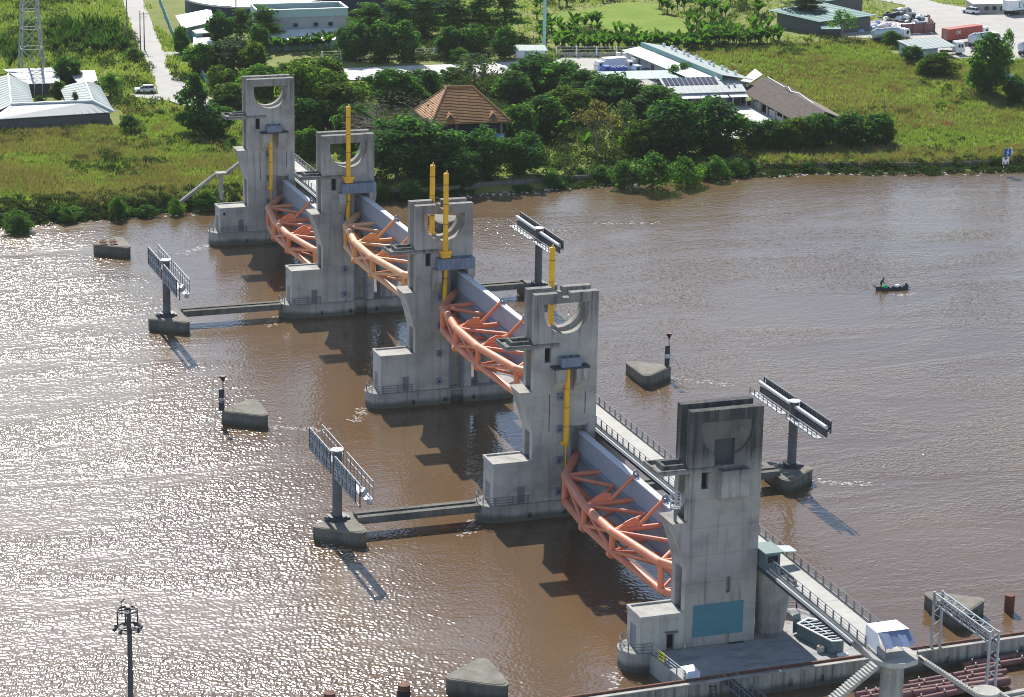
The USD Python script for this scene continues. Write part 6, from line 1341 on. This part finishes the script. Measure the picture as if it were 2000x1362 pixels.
sheet_roof(t, 'roof', [(188.1, 316.7, 4.2), (199.8, 318.8, 4.2), (200.7, 329.7, 4.7), (188.1, 326.9, 4.7)], M['metal_roof'], .15, 9)
wallblock(t, 'wall', [(188.6, 317.5), (194.8, 318.6), (195.4, 327.6), (188.6, 326.4)], 1.2, 4.05, plain('pale_blue_wall', (.32, .39, .5), .7, vary=.08)); [obj('post', box(x, x + .15, y, y + .15, 1.3, 4.2), M['steel_pale'], t) for x, y in ((199.2, 319.2), (200.1, 328.9))]
t = thing('teal_shed', 'large teal green roofed shed with dark open side, top right', 'shed')
sheet_roof(t, 'roof', [(174.5, 371.2, 5.6), (180.9, 354.9, 5.0), (198.2, 357.8, 5.6), (191.5, 375.5, 6.4)], M['teal_roof'], .15, 12)
sheet_roof(t, 'roof', [(186, 380, 6.9), (191.6, 375.6, 6.5), (206, 379, 6.9), (205, 392, 7.2)], M['teal_roof'], .15, 8); sheet_roof(t, 'skylight', [(183.6, 372, 5.9), (184.6, 369, 5.85), (190, 363.5, 5.75), (189.6, 366.5, 5.85)], M['metal_pale'], .08)
sheet_roof(t, 'low_roof', [(180.5, 352.5, 3.6), (185.6, 351.2, 3.6), (187.4, 355.0, 4.2), (181.2, 354.6, 4.2)], M['teal_roof'])
wallblock(t, 'wall', [(176.5, 370), (181.8, 356), (197.0, 358.6), (190.8, 374.2)], 1.2, 4.95, M['wall_dark']); wallblock(t, 'wall', [(190.5, 376), (205.0, 379.4), (204, 390), (188, 384)], 1.2, 6.4, M['wall_dark'])
t = thing('yard_office', 'low white office hut behind the white container trailer', 'hut')
wallblock(t, 'wall', [(236.6, 377.6), (252, 375.2), (253, 381), (237.6, 383.4)], 1.2, 4.0, M['wall']); sheet_roof(t, 'roof', [(236.0, 377.0, 4.05), (252.6, 374.6, 4.05), (253.6, 381.6, 4.5), (237, 384, 4.5)], M['white'], .12, 8)
for x in (239.5, 241.6, 243.8): obj('window', poly_face([(x, 377.1 - .156 * (x - 237), 2.3), (x + 1.1, 377.1 - .156 * (x + 1.1 - 237), 2.3), (x + 1.1, 377.1 - .156 * (x + 1.1 - 237), 3.3), (x, 377.1 - .156 * (x - 237), 3.3)], .05), M['glass_dark'], t)
def car(label, loc, rz, paint):
    t = thing('parked_car', label, 'car', loc, rz)
    low = [(-2.25, .35), (-2.3, .75), (-2.2, .98), (-1.1, 1.05), (1.9, 1.1), (2.2, 1.0), (2.28, .7), (2.2, .35)]
    b = Manifold.batch_hull([prism_xz(low, -.78, .78), prism_xz([(x, z * .9 + .06) for x, z in low], -.9, .9)]); body = obj('body', b, paint, t, smooth=30)
    cab = Manifold.batch_hull([prism_xz([(-1.2, 1.05), (2.0, 1.08), (1.75, 1.62), (-.35, 1.66)], -.66, .66), prism_xz([(-1.2, 1.05), (2.05, 1.06), (1.95, 1.2), (-1.0, 1.2)], -.82, .82)])
    obj('cabin', cab, M['glass_dark'], t, smooth=30); obj('roof_panel', box(-.35, 1.72, -.66, .66, 1.665, 1.72), paint, t)
    for x in (-1.4, 1.4):
        for y in (-.8, .8): obj('wheel', tube((x, y - .12, .35), (x, y + .12, .35), .35, 16), M['black'], t)
    for y in (-.6, .6): obj('headlight', box(-2.3, -2.22, y - .16, y + .16, .7, .85), M['white'], t); obj('tail_light', box(2.2, 2.29, y - .14, y + .14, .75, .98), M['red_paint'], t)
    for x in (-.25, .75, 1.75): obj('window_pillar', [tube((x, s_ * .83, 1.1), (x - .05, s_ * .665, 1.66), .035, 4) for s_ in (-1, 1)], paint, t)
car('silver white estate car parked at the end of the left road', (5.0, 322.4, ZG + .06), -8, M['white'])
car('white car parked by the yard office, top right', (235.6, 377.2, ZG + .06), -60, M['white'])
# sacks and scrap in front of the teal shed
r = np.random.default_rng(21)
def heap(name, label, cat, cx, cy, n, sx, sy, h, mats, size):
    t = thing(name, label, cat)
    for m in mats:
        L_ = []
        for k in range(n // len(mats)):
            u, v = r.normal(0, .45), r.normal(0, .45); s_ = size * r.uniform(.6, 1.3); q = trimesh.creation.icosphere(1, 1.0); q.vertices = q.vertices * [s_, s_ * .8, s_ * .6] * r.uniform(.8, 1.2, (len(q.vertices), 1)); q.apply_translation((cx + u * sx, cy + v * sy, ZG + max(.1, h * (1 - u * u - v * v)) * r.uniform(.2, 1))); L_.append(q)
        obj('heaped_pieces', L_, m, t, kind='stuff')
heap('sack_heap', 'heap of white and pink sacks beside the teal shed', 'sacks', 200.6, 361.0, 60, 6, 5, 1.6, [M['white'], plain('pinkish_sack', (.5, .33, .3), .8), M['sheet_blue']], .8)
heap('sack_heap', 'heap of dark and white bundles beside the yard entrance', 'sacks', 213.6, 373.5, 70, 6, 5, 2.6, [M['white'], M['steel_dark'], M['bin']], .9)
t = thing('rubble_pile', 'pale flattened tarpaulin ground beside the sacks', 'tarpaulin'); obj('tarpaulin_sheet', prism([(202, 352.6), (210.5, 352.4), (213.6, 366), (204, 367)], ZG + .12, ZG + .2), M['white'], t)
t = thing('steel_cabinet', 'dark green steel cabinet at the rusty red gate', 'cabinet', (209.4, 355.0, ZG)); obj('cabinet_body', B(-1.3, 1.3, -.8, .8, .05, 2.4), M['bin'], t); obj('door_seam', box(-.03, .03, -.84, -.802, .2, 2.3), M['steel_dark'], t)

# pylon, poles and signs
t = thing('lattice_pylon', 'tall galvanised lattice pylon behind the left house, top cut by the frame', 'pylon', (-14.0, 355.5, ZG))
PZ = [0, 5, 9.5, 13.5, 17, 20, 22.6, 25, 27.5, 30]
hw = lambda z: 2.6 - 1.3 * min(z, 22) / 22 - max(0, z - 22) * .02
for sx in (-1, 1):
    for sy in (-1, 1): obj('leg', [bar((sx * hw(a), sy * hw(a), a), (sx * hw(b), sy * hw(b), b), .24) for a, b in zip(PZ[:-1], PZ[1:])], M['galv'], t)
for a, b in zip(PZ[:-1], PZ[1:]):
    for k in range(4):
        c0, c1 = [(-1, -1), (1, -1), (1, 1), (-1, 1)][k], [(1, -1), (1, 1), (-1, 1), (-1, -1)][k]
        A0, A1, B0_, B1_ = [(c[0] * hw(z), c[1] * hw(z), z) for z in (a, b) for c in (c0, c1)]
        obj('cross_brace', [bar(A0, B1_, .11), bar(A1, B0_, .11), bar(B0_, B1_, .12)], M['galv'], t)
for z in (21.5, 25.5):
    for s_ in (-1, 1):
        ar = obj('cross_arm', [bar((s_ * hw(z), y, z), (s_ * 6.4, 0, z + .4), .14) for y in (-1, 1)] + [bar((s_ * hw(z), 0, z + 1.4), (s_ * 6.4, 0, z + .4), .12)], M['galv'], t)
        for k, (ox, oz) in enumerate(((4.2, -.6), (5.2, -1.2))): obj('insulator', tube((s_ * ox, -1.2, z + oz), (s_ * (ox + 1.6), -1.2, z + oz - .35), .16, 8), M['white'], ar)
def pole(label, x, y, h, lean=.0, arm=True):
    t = thing('utility_pole', label, 'utility pole', (x, y, ZG)); obj('pole_shaft', tube((0, 0, -.3), (lean, 0, h), .17, 8, .1), M['bark_pale'], t)
    if arm:
        a = obj('cross_arm', [bar((-1.1 + lean, 0, h - .5), (1.1 + lean, 0, h - .5), .12), bar((-.8 + lean, 0, h - 1.2), (.8 + lean, 0, h - 1.2), .1)], M['steel_rail'], t)
        for q in (-1, -.4, .4, 1): obj('insulator', tube((q + lean, 0, h - .45), (q + lean, 0, h - .2), .07, 6), M['white'], a)
pole('single utility pole on the left verge of the road', 12.9, 381.0, 13.5); pole('left one of the twin utility poles at the roadside', 14.8, 375.0, 9.2, 0, False); pole('right one of the twin utility poles at the roadside', 15.7, 374.8, 9.0)
pole('utility pole in front of the big tank beside the white shed', 40.5, 386, 11.0); pole('dark stump pole standing alone in the right meadow', 152.1, 262.0, 2.9, 0, False)
t = thing('navigation_sign', 'blue and white navigation sign post at the right end of the far bank', 'sign', (149.8, 206.8, 0))
q_ = 11
for k in range(q_): obj('pole_band', tube((.1 * k * .55, 0, -.6 + .62 * k * .62), (.1 * (k + 1) * .55, 0, -.6 + .62 * (k + 1) * .62), .08, 8), [M['void'], M['white']][k % 2], t)
b_ = obj('blue_board', B(.1, 1.65, -.16, -.08, 3.6, 5.1), plain('sign_blue', (.02, .1, .32), .5), t); obj('zigzag_mark', [bar((1.0, -.18, 4.95), (.7, -.18, 4.3), .12), bar((.7, -.18, 4.3), (1.05, -.18, 4.4), .12), bar((1.05, -.18, 4.4), (.75, -.18, 3.75), .12)], M['white'], b_)
obj('side_board', poly_face([(1.7, -.1, 3.65), (2.35, .5, 4.3), (1.9, .4, 5.15), (1.7, -.1, 5.1)], .05), M['white'], t)
b_ = obj('white_board', B(-.15, 1.25, -.16, -.08, 2.05, 3.4), M['white'], t); obj('m_mark', [prism_xz([(.1, 3.38), (1.0, 3.38), (.55, 2.85)], -.2, -.162)] + [box(.05, .3, -.2, -.162, 2.15, 2.45), box(.8, 1.05, -.2, -.162, 2.15, 2.45)], M['void'], b_)
t = thing('red_canopy', 'small red garden umbrella under the tree row', 'umbrella', (139.5, 247.5, ZG)); obj('umbrella_top', trimesh.creation.cone(1.2, .8, sections=8).apply_translation((0, 0, 1.6)), M['red_paint'], t); obj('pole', tube((0, 0, 0), (0, 0, 1.7), .05, 6), M['white'], t)
t = thing('orange_cloth', 'orange red cloth behind the last tree of the row', 'cloth', (157.5, 243.5, ZG)); obj('cloth_sheet', poly_face([(-1.6, 0, .1), (1.6, 0, .1), (1.6, .4, 1.1), (-1.6, .4, 1.2)], .05), plain('orange_cloth', (.6, .15, .06), .8), t); obj('pole', [tube((x, .4, 0), (x, .4, 1.3), .05, 5) for x in (-1.6, 1.6)], M['white'], t)
t = thing('lime_parasol', 'lime green parasol leaning over the white yard', 'umbrella', (77.8, 322.0, ZG)); obj('parasol_top', trimesh.creation.cone(1.8, 1.4, sections=10).apply_translation((0, 0, 2.4)), plain('lime_cloth', (.4, .6, .08), .7), t); obj('pole', tube((0, 0, 0), (0, 0, 2.6), .06, 6), M['white'], t)
# ---------------------------------------------------------------- thin river haze
hz = usdkit.material(stage, LK + 'thin_haze', {'v': ('principled_volume', {'color': (.92, .95, 1.0), 'density': .00003, 'anisotropy': .35})}, [], volume='v.volume')
obj('haze', box(-1000, 1300, -1000, 1600, -12, 130), hz, kind='stuff')
